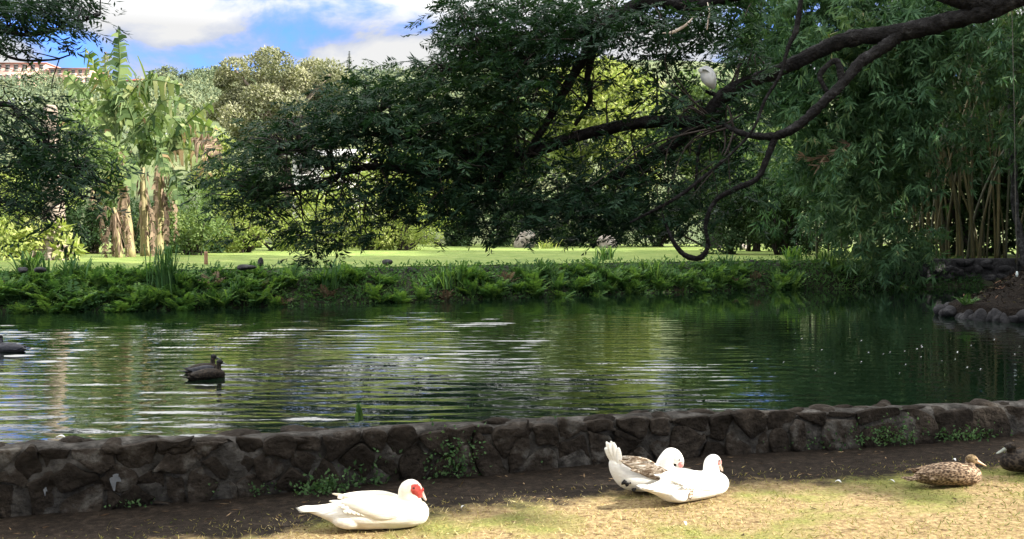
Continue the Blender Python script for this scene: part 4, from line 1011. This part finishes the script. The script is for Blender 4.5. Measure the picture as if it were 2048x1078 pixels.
# ------------------------------------------------------------------ trees outside the frame on the right with crowns shaped to lay shade over the pond
def shade_tree(label, x, y0, y1, top, zlow, n=6500, edge=False):
    y = (y0 + y1) / 2; th = thing('shade_tree', label, 'tree', (x, y + .5, .4)); cen = []; rad = []
    z = zlow
    while z < top:
        r = .75 if edge else 1.25
        lo = y0 - (.72 * (max(z, 5) - 9) if edge else 0)
        yy = lo + r
        while yy < y1 + .5:
            cen.append((x + R.uniform(-1, 1) * 1.8, yy, z + R.uniform(-.2, .2))); rad.append(r * R.uniform(.9, 1.15)); r = 1.25; yy += 1.15
        z += .75 if edge else 1.2
    mb = MB(); clump_leaves(mb, np.array(cen), np.array(rad), n, .60, .36, 1.0); mb.build('crown', M['dark_leaf'], th)
    mb = MB(); tube(mb, [(x, y + .5, .2), (x + .2, y + .5, top * .4), (x, y, top * .8)], [.5, .4, .15], 10, 5, .05); mb.build('trunk', M['bark'], th, smooth=True)
shade_tree('tall tree on the right bank nearest the viewer, outside the picture', 18.5, 2.75, 7, 22, 1.2, 12000, True)
shade_tree('second tall tree along the right bank, outside the picture', 19.0, 7, 11.2, 22, 2)
shade_tree('third tall tree along the right bank, outside the picture', 19.0, 11.2, 15.4, 21.5, 2)
shade_tree('fourth tree along the right bank, lower than the tall ones, outside the picture', 19.0, 15.4, 19.5, 17, 2, 5500)
shade_tree('lower tree behind the bamboo on the right, outside the picture', 20, 19.5, 23.5, 18, 2, 6500)
shade_tree('low tree farther back on the right bank, outside the picture', 20.5, 23.5, 27.5, 15, 2, 5000)
shade_tree('lowest tree at the far end of the right bank, outside the picture', 21, 27.5, 33.5, 15.5, 1.5, 7000)
th = thing('added_shade_canopy', 'unseen leafy canopy added behind the viewer to darken the wall and ground', 'tree', (-3, -6, .1)); mb = MB(); n = 60  # canopy added behind the camera to cut sky light on wall and earth
cen = np.column_stack([R.uniform(-10, 9, n), R.uniform(-9, -2, n), R.uniform(2.6, 9, n)]); c2 = np.column_stack([R.uniform(-9, 4.5, 26), R.uniform(-2, 3.2, 26), R.uniform(7.6, 9.4, 26)])
clump_leaves(mb, np.vstack([cen, c2]), R.uniform(1.1, 1.7, 86), 9000, .5, .3); mb.build('crown', M['dark_leaf'], th)
mb = MB(); tube(mb, [(-3, -6, 0), (-2.9, -6, 2), (-2.5, -5.6, 4.5), (-2, -4, 7)], [.5, .38, .3, .15], 10, 5, .05); mb.build('trunk', M['bark'], th, smooth=True)

# ------------------------------------------------------------------ small island, rope
c = H(2075, 648, ZW); c = np.array([c[0] + 1.15, c[1] + 1.35, ZW])
IS = thing('nest_island', 'dark stone edged islet with a heap of earth and sticks at the right edge', 'island', c)
an = np.linspace(0, 2 * np.pi, 90); rr = np.array([0, .25, .45, .7, .9, 1.05, 1.2, 1.36, 1.46, 1.5]); zr = np.array([.92, .86, .76, .60, .45, .34, .27, .24, .20, -.1])
Pp = np.stack([np.stack([c[0] + r * 1.25 * np.cos(an), c[1] + r * np.sin(an), ZW + z + 0 * an], -1) for r, z in zip(rr, zr)], 0)
Pp[..., 2] += .06 * fnoise(Pp, 4) + .03 * fnoise(Pp, 13); Pp[:, -1] = Pp[:, 0]; mb = MB(); grid(mb, Pp); mb.build('earth_mound', M['peat'], IS, smooth=True)
mb = MB(); a = 0
while a < 6.2:
    st = R.uniform(.07, .17); hz = R.uniform(.06, .15)
    ellipsoid(mb, (c[0] + (1.88 + R.normal() * .04) * math.cos(a), c[1] + (1.5 + R.normal() * .04) * math.sin(a), ZW + .05 + R.uniform(-.03, .05)), (st * .8, R.uniform(.07, .13), hz), rot(R.normal() * .3, R.normal() * .3, a + 1.57), 12, 9, R.uniform(0, 1), .3, 3.5); a += st / 1.5
mb.build('edge_stones', M['dark_stone'], IS, smooth=True)
mb = MB()
for i in range(70):
    a = R.uniform(0, 6.28); r = R.uniform(0, 1.3); p0 = np.array([c[0] + 1.25 * r * math.cos(a), c[1] + r * math.sin(a), ZW + np.interp(r, rr, zr) + .04]); dd = rdir(1)[0] * np.array([1, 1, .4]) * R.uniform(.04, .18)
    tube(mb, [p0 - dd, p0 + R.normal(size=3) * .03, p0 + dd], [.005, .006, .003], 4, 2)
mb.build('sticks', M['wood_post'], IS)
n = 2600; a = R.uniform(0, 6.28, n); r = R.uniform(0, 1.4, n) ** .8; C = np.column_stack([c[0] + 1.25 * r * np.cos(a), c[1] + r * np.sin(a), ZW + np.interp(r, rr, zr) + R.uniform(0, .07, n)]); u = unit(R.normal(size=(n, 3)) + np.array([0, -.2, .2])); mb = MB()
leaves(mb, C, u, side(u), R.uniform(.03, .10, n), R.uniform(.015, .04, n), R.uniform(0, 1, n) ** 2); mb.build('dead_leaf_cover', M['peat_leaf'], IS)
p = H(1932, 618, ZW + .18)
p = P(1932, 616, c[1] - .25)
mb = MB(); fm = fern_mesh(9, 9, .36); fm.V = [v + p for v in fm.V]; tag(fm.build('small_plant', M['weed_leaf'], origin=p), 'small pale leafed plant on the left corner of the dark islet', 'plant')
p0 = P(2033, 380, 15.5); rp = thing('hanging_rope', 'thin rope with a small pale float hanging above the islet', 'rope', P(2034, 548, 15.5))
mb = MB(); tube(mb, [P(2022, -60, 15.5), P(2028, 200, 15.5), P(2031, 400, 15.5), P(2034, 540, 15.5)], [.005] * 4, 5, 4); mb.build('cord', M['rope'], rp)
mb = MB(); ellipsoid(mb, P(2034, 548, 15.5), (.02, .02, .045), None, 10, 8); mb.build('float', M['float'], rp, smooth=True)
mb = MB(); tube(mb, [P(2012, 90, 25), P(2022, 220, 25), P(2026, 330, 25), P(2031, 420, 25), P(2044, 500, 25), P(2050, 535, 25)], [.04, .07, .08, .07, .07, .08], 8, 6, .25)
tag(mb.build('dead_tree', M['lichen_bark'], smooth=True), 'lichen grey dead tree stem standing in front of the bamboo at the right edge', 'dead tree')

# ------------------------------------------------------------------ birds
def fuse(mb, name, mat, parent, voxel=.007, smooth=8):
    """grow the overlapping pieces into one continuous skin"""
    o = mb.build(name, mat, parent, smooth=True, origin=np.zeros(3))
    r = o.modifiers.new('r', 'REMESH'); r.mode = 'VOXEL'; r.voxel_size = voxel
    s = o.modifiers.new('s', 'SMOOTH'); s.iterations = smooth; s.factor = .5
    dg = bpy.context.evaluated_depsgraph_get(); me = bpy.data.meshes.new_from_object(o.evaluated_get(dg))
    o.modifiers.clear(); o.data = me
    co = np.empty(len(me.vertices) * 3); me.vertices.foreach_get('co', co); co = co.reshape(-1, 3); no = np.empty(len(co) * 3); me.vertices.foreach_get('normal', no); no = no.reshape(-1, 3)
    sc_ = voxel / .006
    co = co + no * (sc_ * (.0016 * fnoise(co * np.array([1, 1.4, 1.8]), 26 / sc_) + .0022 * fnoise(co * np.array([.6, 1, 1]), 11 / sc_)))[:, None]; me.vertices.foreach_set('co', co.ravel())
    me.polygons.foreach_set('use_smooth', np.ones(len(me.polygons), bool)); me.update()
    if not me.materials: me.materials.append(mat)
    return o
def loft(mb, rings, ns=20):
    """rings (x, z, half width, half height, y=0): closed elliptical loft along x/z path"""
    q = catmull(np.array([(r + (0,))[:5] if len(r) == 4 else r for r in rings], float), 5)
    p = np.column_stack([q[:, 0], q[:, 4], q[:, 1]]); t = unit(np.gradient(p, axis=0)); sdv = np.array([0, 1., 0]); nrm = unit(np.cross(t, sdv[None]))
    an = np.linspace(0, 2 * np.pi, ns, endpoint=False)
    V = p[:, None] + sdv * (np.cos(an)[None] * np.maximum(q[:, 2:3], .002))[..., None] + nrm[:, None] * (np.sin(an)[None] * np.maximum(q[:, 3:4], .002))[..., None]
    m = len(p); i = np.arange(m - 1)[:, None] * ns; j = np.arange(ns)[None]
    F = np.stack([i + j, i + (j + 1) % ns, i + ns + (j + 1) % ns, i + ns + j], -1).reshape(-1, 4); n0 = mb.n
    mb.add(np.vstack([V.reshape(-1, 3), p[0], p[-1]]), F); k = np.arange(ns)
    mb.F.append(np.stack([np.full(ns, m * ns), (k + 1) % ns, k], 1) + n0); mb.F.append(np.stack([np.full(ns, m * ns + 1), (m - 1) * ns + k, (m - 1) * ns + (k + 1) % ns], 1) + n0)
def feather(mb, c, L, w, pitch, yaw, roll=0, th=.004):
    ellipsoid(mb, c, (L / 2, th, w / 2), rot(roll, pitch, yaw), 12, 8)
def wing(parent, mat, sg, sh, tip, yw, hh, nf=8):
    """folded wing: shoulder sh (x,z) to tip (x,z), side sg, at half width yw"""
    mb = MB(); sh = np.array(sh); tip = np.array(tip); ax = tip - sh; L = np.linalg.norm(ax); pit = math.atan2(-ax[1], -ax[0]); pit = -math.atan2(ax[1], -ax[0]) * -1
    loft(mb, [(sh[0] + .01, sh[1], .004, .01, sg * yw * .80), (sh[0] - .03, sh[1] + .004, .018, hh * .7, sg * yw * .97), (sh[0] + ax[0] * .35, sh[1] + ax[1] * .3, .022, hh, sg * yw * 1.02), (sh[0] + ax[0] * .65, sh[1] + ax[1] * .65, .018, hh * .72, sg * yw * .93), (sh[0] + ax[0] * .88, sh[1] + ax[1] * .9, .012, hh * .4, sg * yw * .7), (tip[0], tip[1], .004, .008, sg * yw * .5)], 16)
    for i in range(nf):
        f = .28 + .52 * i / nf; c = sh + ax * f; zz_ = c[1] - hh * (.72 - .35 * f)
        feather(mb, (c[0], sg * yw * (1.05 - .25 * max(0, f - .4)), zz_), L * .30, hh * .55, pit * .6 + .14 - .2 * f, -sg * .10, sg * .25)
    for i in range(4):
        f = .74 + .06 * i; c = sh + ax * f; feather(mb, (c[0], sg * yw * (.86 - .10 * i), c[1] + hh * .12 * (i - 1.5)), L * .36, hh * .34, pit, -sg * .25)
    return mb.build('wing', mat, parent, smooth=True, origin=np.zeros(3))
def tailfan(parent, mat, root, tip, spread, n=7, w=.035):
    mb = MB(); r = np.array(root); t_ = np.array(tip); d = t_ - r; L = np.linalg.norm(d) * 1.25
    for i in range(n):
        f = (i - (n - 1) / 2) / max(1, (n - 1) / 2); c = (r + t_) / 2
        ellipsoid(mb, (c[0] + abs(f) * L * .09, f * spread, c[1] - abs(f) * .006), (L / 2, w / 2, .005), rot(f * .3, math.atan2(d[1], -d[0]), -f * .22 * (1 if d[0] < 0 else -1)), 12, 8)
    return mb.build('tail', mat, parent, smooth=True, origin=np.zeros(3))
def part_ell(name, mat, parent, c, r, ry=0, rz=0, lump=0, ls=8, n=(16, 10)):
    mb = MB(); ellipsoid(mb, c, r, rot(0, ry, rz), n[0], n[1], .5, lump, ls); return mb.build(name, mat, parent, smooth=True, origin=np.zeros(3))
def bill(parent, mat, base, tip, w, hgt):
    mb = MB(); b0 = np.array(base); t_ = np.array(tip); loft(mb, [(b0[0], b0[1], w * .5, hgt * .55), tuple(b0 * .6 + t_ * .4) + (w * .46, hgt * .36), tuple(b0 * .2 + t_ * .8) + (w * .5, hgt * .2), (t_[0], t_[1], w * .28, hgt * .1)], 12)
    return mb.build('bill', mat, parent, smooth=True, origin=np.zeros(3))
def eyes(parent, c, y, r=.006):
    for s in (-1, 1): part_ell('eye', M['eye'], parent, (c[0], s * y, c[1]), (r, r * .7, r), n=(10, 6))
BODY = [(-.372, .128, .012, .006), (-.32, .120, .042, .017), (-.25, .108, .066, .034), (-.20, .10, .082, .052), (-.13, .092, .105, .082), (-.03, .092, .128, .093), (.08, .092, .132, .095), (.18, .088, .126, .088), (.26, .088, .108, .080), (.32, .090, .072, .058), (.346, .092, .02, .02)]

def place(px, py, rz, dz=0):
    p = G(px, py); return (p[0], p[1], float(gzz(np.array(p[0]), np.array(p[1]))) + dz), rz
# 1 white drake with the red face
loc, rz = place(735, 1058, math.radians(4))
d1 = thing('muscovy_duck', 'cream white duck with a bright red face resting at front left', 'duck', loc, rz, 'white ducks resting on the grass')
d1.scale = (.96, .96, .915)
mb = MB(); loft(mb, BODY)
loft(mb, [(.235, .10, .085, .07), (.245, .155, .06, .062), (.222, .19, .045, .052), (.226, .225, .040, .050), (.248, .245, .036, .045), (.275, .235, .028, .034), (.296, .212, .018, .022)])
ellipsoid(mb, (.235, 0, .235), (.055, .038, .048))
for s in (-1, 1): ellipsoid(mb, (-.09, s * .080, .066), (.095, .040, .046))
fuse(mb, 'body', M['cream_feather'], d1, .006, 7)
mb = MB()
for s in (-1, 1):
    ellipsoid(mb, (.268, s * .024, .232), (.034, .018, .034), None, 18, 12, .5, .22, 9); ellipsoid(mb, (.283, s * .018, .204), (.027, .017, .030), None, 18, 12, .5, .22, 9)
ellipsoid(mb, (.303, 0, .222), (.015, .015, .015), None, 12, 8, .5, .2, 6); ellipsoid(mb, (.282, 0, .245), (.02, .014, .012), None, 12, 8, .5, .2, 6)
mb.build('red_face', M['red_skin'], d1, smooth=True, origin=np.zeros(3))
bill(d1, M['pale_bill'], (.300, .205), (.330, .160), .034, .034); eyes(d1, (.262, .243), .038)
for s in (-1, 1): wing(d1, M['cream_feather'], s, (.20, .118), (-.172, .172), .118, .056)
tailfan(d1, M['cream_feather'], (-.17, .115), (-.375, .126), .035)
# 3 white duck with its head turned away
loc, rz = place(1370, 1004, math.radians(30))
d3 = thing('muscovy_duck', 'pure white duck with a pink face patch resting in front of the brown winged one', 'duck', loc, rz, 'white ducks resting on the grass')
d3.scale = (.87, .87, .87)
mb = MB(); loft(mb, BODY)
loft(mb, [(.20, .11, .085, .07), (.225, .165, .058, .06), (.215, .20, .045, .05), (.222, .232, .040, .046), (.25, .246, .035, .04), (.28, .230, .026, .03), (.298, .205, .016, .02)])
ellipsoid(mb, (.232, 0, .236), (.052, .040, .044))
for s in (-1, 1): ellipsoid(mb, (-.09, s * .078, .066), (.095, .040, .046))
fuse(mb, 'body', M['white_feather'], d3, .006, 7)
mb = MB()
for s in (-1, 1): ellipsoid(mb, (.270, s * .020, .232), (.026, .017, .020), rot(0, .6, 0), 16, 10, .5, .15, 8)
mb.build('pink_face', M['pink_skin'], d3, smooth=True, origin=np.zeros(3))
bill(d3, M['pale_bill'], (.292, .21), (.322, .162), .03, .03); eyes(d3, (.262, .244), .036)
for s in (-1, 1): wing(d3, M['white_feather'], s, (.20, .118), (-.165, .165), .118, .054)
tailfan(d3, M['white_feather'], (-.17, .11), (-.36, .135), .035)
part_ell('grey_flank_patch', M['brown_wing'], d3, (-.045, -.117, .085), (.020, .010, .055), .35, 0, .3, 3)
# 2 duck with the brown wing, preening
loc, rz = place(1292, 986, math.radians(14))
d2 = thing('muscovy_duck', 'white duck with a brown mottled wing, cocked tail and its head bent down preening', 'duck', loc, rz, 'white ducks resting on the grass')
d2.scale = (.88, .88, .85)
mb = MB(); loft(mb, [(-.245, .25, .02, .02), (-.225, .205, .05, .045), (-.19, .16, .075, .065), (-.13, .115, .105, .085), (-.03, .10, .128, .095), (.08, .092, .13, .092), (.18, .088, .12, .085), (.25, .085, .09, .07), (.29, .085, .03, .03)])
loft(mb, [(.16, .10, .085, .07), (.135, .17, .058, .065), (.145, .225, .048, .05), (.175, .262, .042, .042), (.215, .250, .038, .04), (.243, .205, .032, .034), (.252, .16, .018, .02)])
ellipsoid(mb, (.212, 0, .238), (.045, .040, .05))
fuse(mb, 'body', M['white_feather'], d2, .006, 7)
for s in (-1, 1): part_ell('pink_face', M['pink_skin'], d2, (.245, s * .022, .188), (.018, .014, .026), 0, 0, .15, 8)
bill(d2, M['pale_bill'], (.252, .175), (.245, .115), .028, .028); eyes(d2, (.228, .222), .038)
for s in (-1, 1): wing(d2, M['brown_wing'], s, (.13, .135), (-.195, .235), .118, .052)
mb = MB()
for i, (an_, L_) in enumerate(((1.02, .17), (1.18, .20), (1.36, .19), (1.52, .15))):
    for s in (-1, 1):
        ellipsoid(mb, (-.205 - math.cos(an_) * L_ / 2, s * (.012 + .008 * i), .185 + math.sin(an_) * L_ / 2), (L_ / 2, .007, .021), rot(0, an_, s * .08), 14, 8)
mb.build('tail', M['white_feather'], d2, smooth=True, origin=np.zeros(3))
mb = MB()
for x_, z_, r_ in ((-.185, .10, .016), (-.165, .085, .014), (-.12, .045, .012), (-.15, .095, .010)): ellipsoid(mb, (x_, -.075 - .12 * (x_ + .2), z_), (r_, .02, r_ * 1.3), rot(0, .6, 0), 10, 7, .5, .3, 5)
mb.build('dark_spots', M['dark_feather'], d2, smooth=True, origin=np.zeros(3))
# mallards
HEN = [(-.20, .052, .015, .012), (-.16, .058, .05, .035), (-.08, .070, .078, .06), (.0, .076, .085, .068), (.08, .074, .084, .068), (.15, .068, .07, .058), (.19, .062, .045, .042), (.207, .06, .015, .015)]
def mallard(label, loc, rz, bodym, headm, billm, wingm, sc=1.0, group='mallards', up=0.0):
    th = thing('mallard', label, 'duck', loc, rz, group); th.scale = (sc,) * 3
    mb = MB(); loft(mb, HEN); loft(mb, [(.125, .085, .05, .04), (.138, .125 + up * .4, .032, .03), (.144, .150 + up * .9, .026, .027), (.165, .160 + up, .025, .026), (.182, .150 + up, .014, .014)]); ellipsoid(mb, (.152, 0, .160 + up), (.034, .026, .029))
    fuse(mb, 'body', bodym, th, .0045, 4)
    part_ell('head_plumage', headm, th, (.150, 0, .161 + up), (.0365, .0285, .0305), .2)
    bill(th, billm, (.178, .152 + up), (.238, .122 + up * 1.1), .026, .024); eyes(th, (.165, .167 + up), .0265, .0042)
    for s in (-1, 1): wing(th, wingm, s, (.12, .085), (-.19, .085), .079, .042, 7)
    tailfan(th, wingm, (-.15, .058), (-.262, .075 if up else .052), .025, 5, .028); return th
loc, rz = place(1893, 972, math.radians(2))
hen = mallard('brown mottled duck sitting on the dry grass at the right', loc, rz, M['mottled'], M['hen_head'], M['orange_bill'], M['mottled'], group='ducks on land')
loc, rz = place(2066, 946, math.radians(184))
mallard('dark duck sitting in the shade, cut off by the right edge', loc, rz, M['dusky_feather'], M['dusky_feather'], M['grey_bill'], M['dusky_feather'], group='ducks on land', sc=1.0)
p = H(22, 703, ZW); mallard('grey backed duck floating at the left edge of the pond', (p[0], p[1], ZW - .025), math.radians(172), M['grey_feather'], M['dark_feather'], M['grey_bill'], M['grey_feather'], sc=.9, up=.05, group='ducks on the water')
p = H(397, 748, ZW); mallard('left dark duck of the pair swimming close together', (p[0], p[1] + .1, ZW - .025), math.radians(38), M['dusky_feather'], M['dark_feather'], M['grey_bill'], M['grey_feather'], sc=.82, up=.05, group='ducks on the water')
p = H(412, 757, ZW); mallard('right dark duck of the pair, nearer the wall', (p[0], p[1], ZW - .03), math.radians(32), M['dusky_feather'], M['dark_feather'], M['grey_bill'], M['dusky_feather'], sc=.86, up=.045, group='ducks on the water')
# egret on the limb
c = P(1417, 156, 14.10); eg = thing('egret', 'white egret hunched on a dark limb high above the pond', 'egret', P(1421, 184, 14.10))
mb = MB()
tube(mb, [P(1409, 138, 14.10), P(1413, 145, 14.07), P(1418, 157, 14.07), P(1424, 168, 14.10), P(1428, 178, 14.13)], [.055, .095, .10, .068, .014], 16, 6); ellipsoid(mb, P(1404, 141, 14.03), (.052, .042, .042)); tube(mb, [P(1404, 141, 14.03), P(1412, 137, 14.05), P(1418, 146, 14.07)], [.035, .042, .06], 12, 5)
mb.V = [v - np.array(eg['_o']) for v in mb.V]; fuse(mb, 'body', M['egret_feather'], eg, .009, 5)
mb = MB(); tube(mb, [P(1406, 140, 13.98), P(1412, 141, 13.95), P(1419, 145, 13.96)], [.016, .012, .003], 8, 4); mb.build('bill', M['grey_bill'], eg, smooth=True)
mb = MB(); tube(mb, [P(1419, 168, 14.09), P(1420, 184, 14.10)], [.008, .007], 6, 3); mb.build('leg', M['grey_bill'], eg); mb = MB(); tube(mb, [P(1423, 169, 14.11), P(1423, 185, 14.13)], [.008, .007], 6, 3); mb.build('leg', M['grey_bill'], eg)

# ------------------------------------------------------------------ weeds at the wall, grass, litter
def weed(label, px, py, wpx, hpx, n, L, mat='weed_leaf', group='weeds along the wall foot'):
    p = G(px, py); sc = p[1] / 2048; w = wpx * sc; h = hpx * sc; mb = MB()
    C = np.column_stack([p[0] + R.normal(size=n) * w * .26, p[1] + R.normal(size=n) * .05 - .03, p[2] + np.abs(R.normal(size=n)) * h * .42 + .01])
    C[:, 1] += np.clip((C[:, 0] - p[0]) * .3, -.3, .3)
    u = unit(R.normal(size=(n, 3)) + np.array([0, -.4, .5])); leaves(mb, C, u, side(u, R.normal(size=(n, 3)) * .6 + np.array([0, -.6, .6])), L * R.uniform(.6, 1.3, n), L * .62, R.uniform(0, 1, n))
    tag(mb.build('weed', M[mat], origin=p), label, 'weed', group)
for a in ((915, 952, 110, 95, 620, .028, 'round leaved pale weed climbing the wall near the big smooth stone'), (1125, 925, 95, 75, 380, .03, 'dark weed clump at the wall behind the cocked tail'), (650, 985, 110, 40, 260, .03, 'low weed at the wall foot behind the red faced duck'), (745, 965, 100, 70, 240, .035, 'dark weed between wall stones left of the big smooth stone'),
          (430, 990, 60, 40, 150, .03, 'small weed at the wall foot below the pale corner stones'), (270, 1008, 70, 22, 110, .025, 'tiny weed patch at the wall foot by the white streak'), (530, 985, 60, 26, 110, .025, 'small weed patch left of the low one at the wall'), (650, 925, 30, 40, 70, .045, 'broad leaved seedling growing from a wall crack'),
          (1330, 905, 120, 36, 300, .025, 'weed strip at the wall behind the white duck'), (1580, 892, 130, 44, 260, .025, 'dim weed patch at the wall left of the long green strip'), (1780, 885, 170, 50, 620, .027, 'long bright green weed strip along the wall at right'), (1930, 878, 150, 28, 300, .025, 'thin end of the green weed strip near the right edge'), (1650, 892, 80, 30, 160, .025, 'small weed tuft left of the long green strip')):
    weed(a[6], *a[:6])
p = wall_pt(np.array([np.interp(728, _s, SEG)]), ZT, -.2)[0]; tuft('wall_seedling', 'single pointed seedling standing on the wall top', 'weed', p, 9, .12, .05, M['weed_leaf'], .012)
# short grass on the sunlit ground
n = 95000; x = R.uniform(-4.5, 5.5, n); y = R.uniform(4.2, 7.6, n); keep = (np.abs(x) < .56 * y + .2) & (y < wall_y(x) - .25)
dens = np.clip(.75 - (1.15 - (wall_y(x) - y)) * 1.0, .008, 1) * np.clip(.6 + .55 * fnoise(np.column_stack([x, y, 0 * x]), 1.6), .12, 1); keep &= R.uniform(size=n) < dens
x = x[keep]; y = y[keep]; n = len(x); C = np.column_stack([x, y, gzz(x, y) - .003])
u = unit(R.normal(size=(n, 3)) * np.array([.9, .9, .25]) + np.array([0, 0, .55])); gv = np.clip(.62 - .35 * fnoise(C, 1.1) + R.normal(size=n) * .22, 0, 1); mb = MB()
leaves(mb, C, u, side(u), R.uniform(.012, .042, n), R.uniform(.003, .006, n), gv)
tag(mb.build('dry_grass', M['grass_blade']), 'short dry sunlit grass covering the foreground', 'grass', kind='stuff')
n = 1700; x = R.uniform(-4, 5, n); y = R.uniform(4.3, 7.8, n); keep = y < wall_y(x) - .1; x = x[keep]; y = y[keep]; n = len(x); C = np.column_stack([x, y, gzz(x, y) + .006]); u = unit(R.normal(size=(n, 3)) * np.array([1, .6, .12])); mb = MB()
leaves(mb, C, u, unit(np.cross(u, UP + R.normal(size=(n, 3)) * .25)), R.uniform(.012, .065, n), R.uniform(.004, .013, n), R.uniform(0, 1, n))
tag(mb.build('leaf_litter', M['fallen_leaf']), 'scattered fallen leaves and bark chips on the ground', 'leaf litter', kind='stuff')
# down feathers
def down_feather(mb, p, L, az):
    t = np.linspace(0, 1, 6); d = np.array([math.cos(az), math.sin(az), 0]); s = np.array([-d[1], d[0], 0]); V = []
    for q in t: V += [p + d * L * q + UP * (.012 * math.sin(q * 3)) - s * L * .2 * math.sin(q * 2.9 + .1), p + d * L * q + UP * (.012 * math.sin(q * 3) + .004) + s * L * .2 * math.sin(q * 2.9 + .1)]
    mb.add(np.array(V), [[2 * i, 2 * i + 1, 2 * i + 3, 2 * i + 2] for i in range(5)])
for i, (px, py, lab) in enumerate(((1060, 918, 'pale down feather lying at the wall foot in the centre'), (978, 940, 'tiny down feather near the round leaved weed'), (1555, 888, 'pale feather by the wall left of the green strip'), (1690, 890, 'small feather at the left end of the green strip'), (1790, 968, 'white feather just behind the brown duck tail'), (1372, 1052, 'white feather on the grass in front of the white ducks'), (930, 1018, 'feather on the dark earth right of the red faced duck'), (1670, 966, 'long pale feather on the edge of the shade'), (1905, 918, 'small feather in the shade above the brown duck'), (112, 868, 'white feather lying on the wall top at left'))):
    p = G(px, py); p[2] = float(gzz(np.array(p[0]), np.array(p[1]))) + .008
    if px == 112: p = wall_pt(np.array([np.interp(px, _s, SEG)]), ZT + .015, -.03)[0]
    mb = MB(); down_feather(mb, p, .055 if i in (0, 4, 9) else .04, R.uniform(0, 6.28)); tag(mb.build('feather', M['feather_bit'], origin=p), lab, 'feather')
# petals and leaves floating on the still water at right
for i in range(34):
    px = R.uniform(1560, 2045); py = R.normal() * 22 + 705
    if i > 26: px = R.uniform(1200, 1900); py = R.uniform(600, 780)
    p = H(px, np.clip(py, 600, 785), ZW); p[2] = ZW + .004; an = np.linspace(0, 6.283, 9)[:-1]; r = R.uniform(.006, .013) * p[1] / 11; mb = MB()
    V = p + np.column_stack([np.cos(an) * r * 1.3, np.sin(an) * r, .012 * np.abs(np.cos(an)) * r / .02]); mb.add(np.vstack([V, p[None]]), [[j, (j + 1) % 8, 8] for j in range(8)])
    tag(mb.build('petal', M['feather_bit'], origin=p), 'small pale petal floating on the still dark water', 'petal', 'petals floating on the pond')

for o in _tmp:
    if '_o' in o: del o['_o']
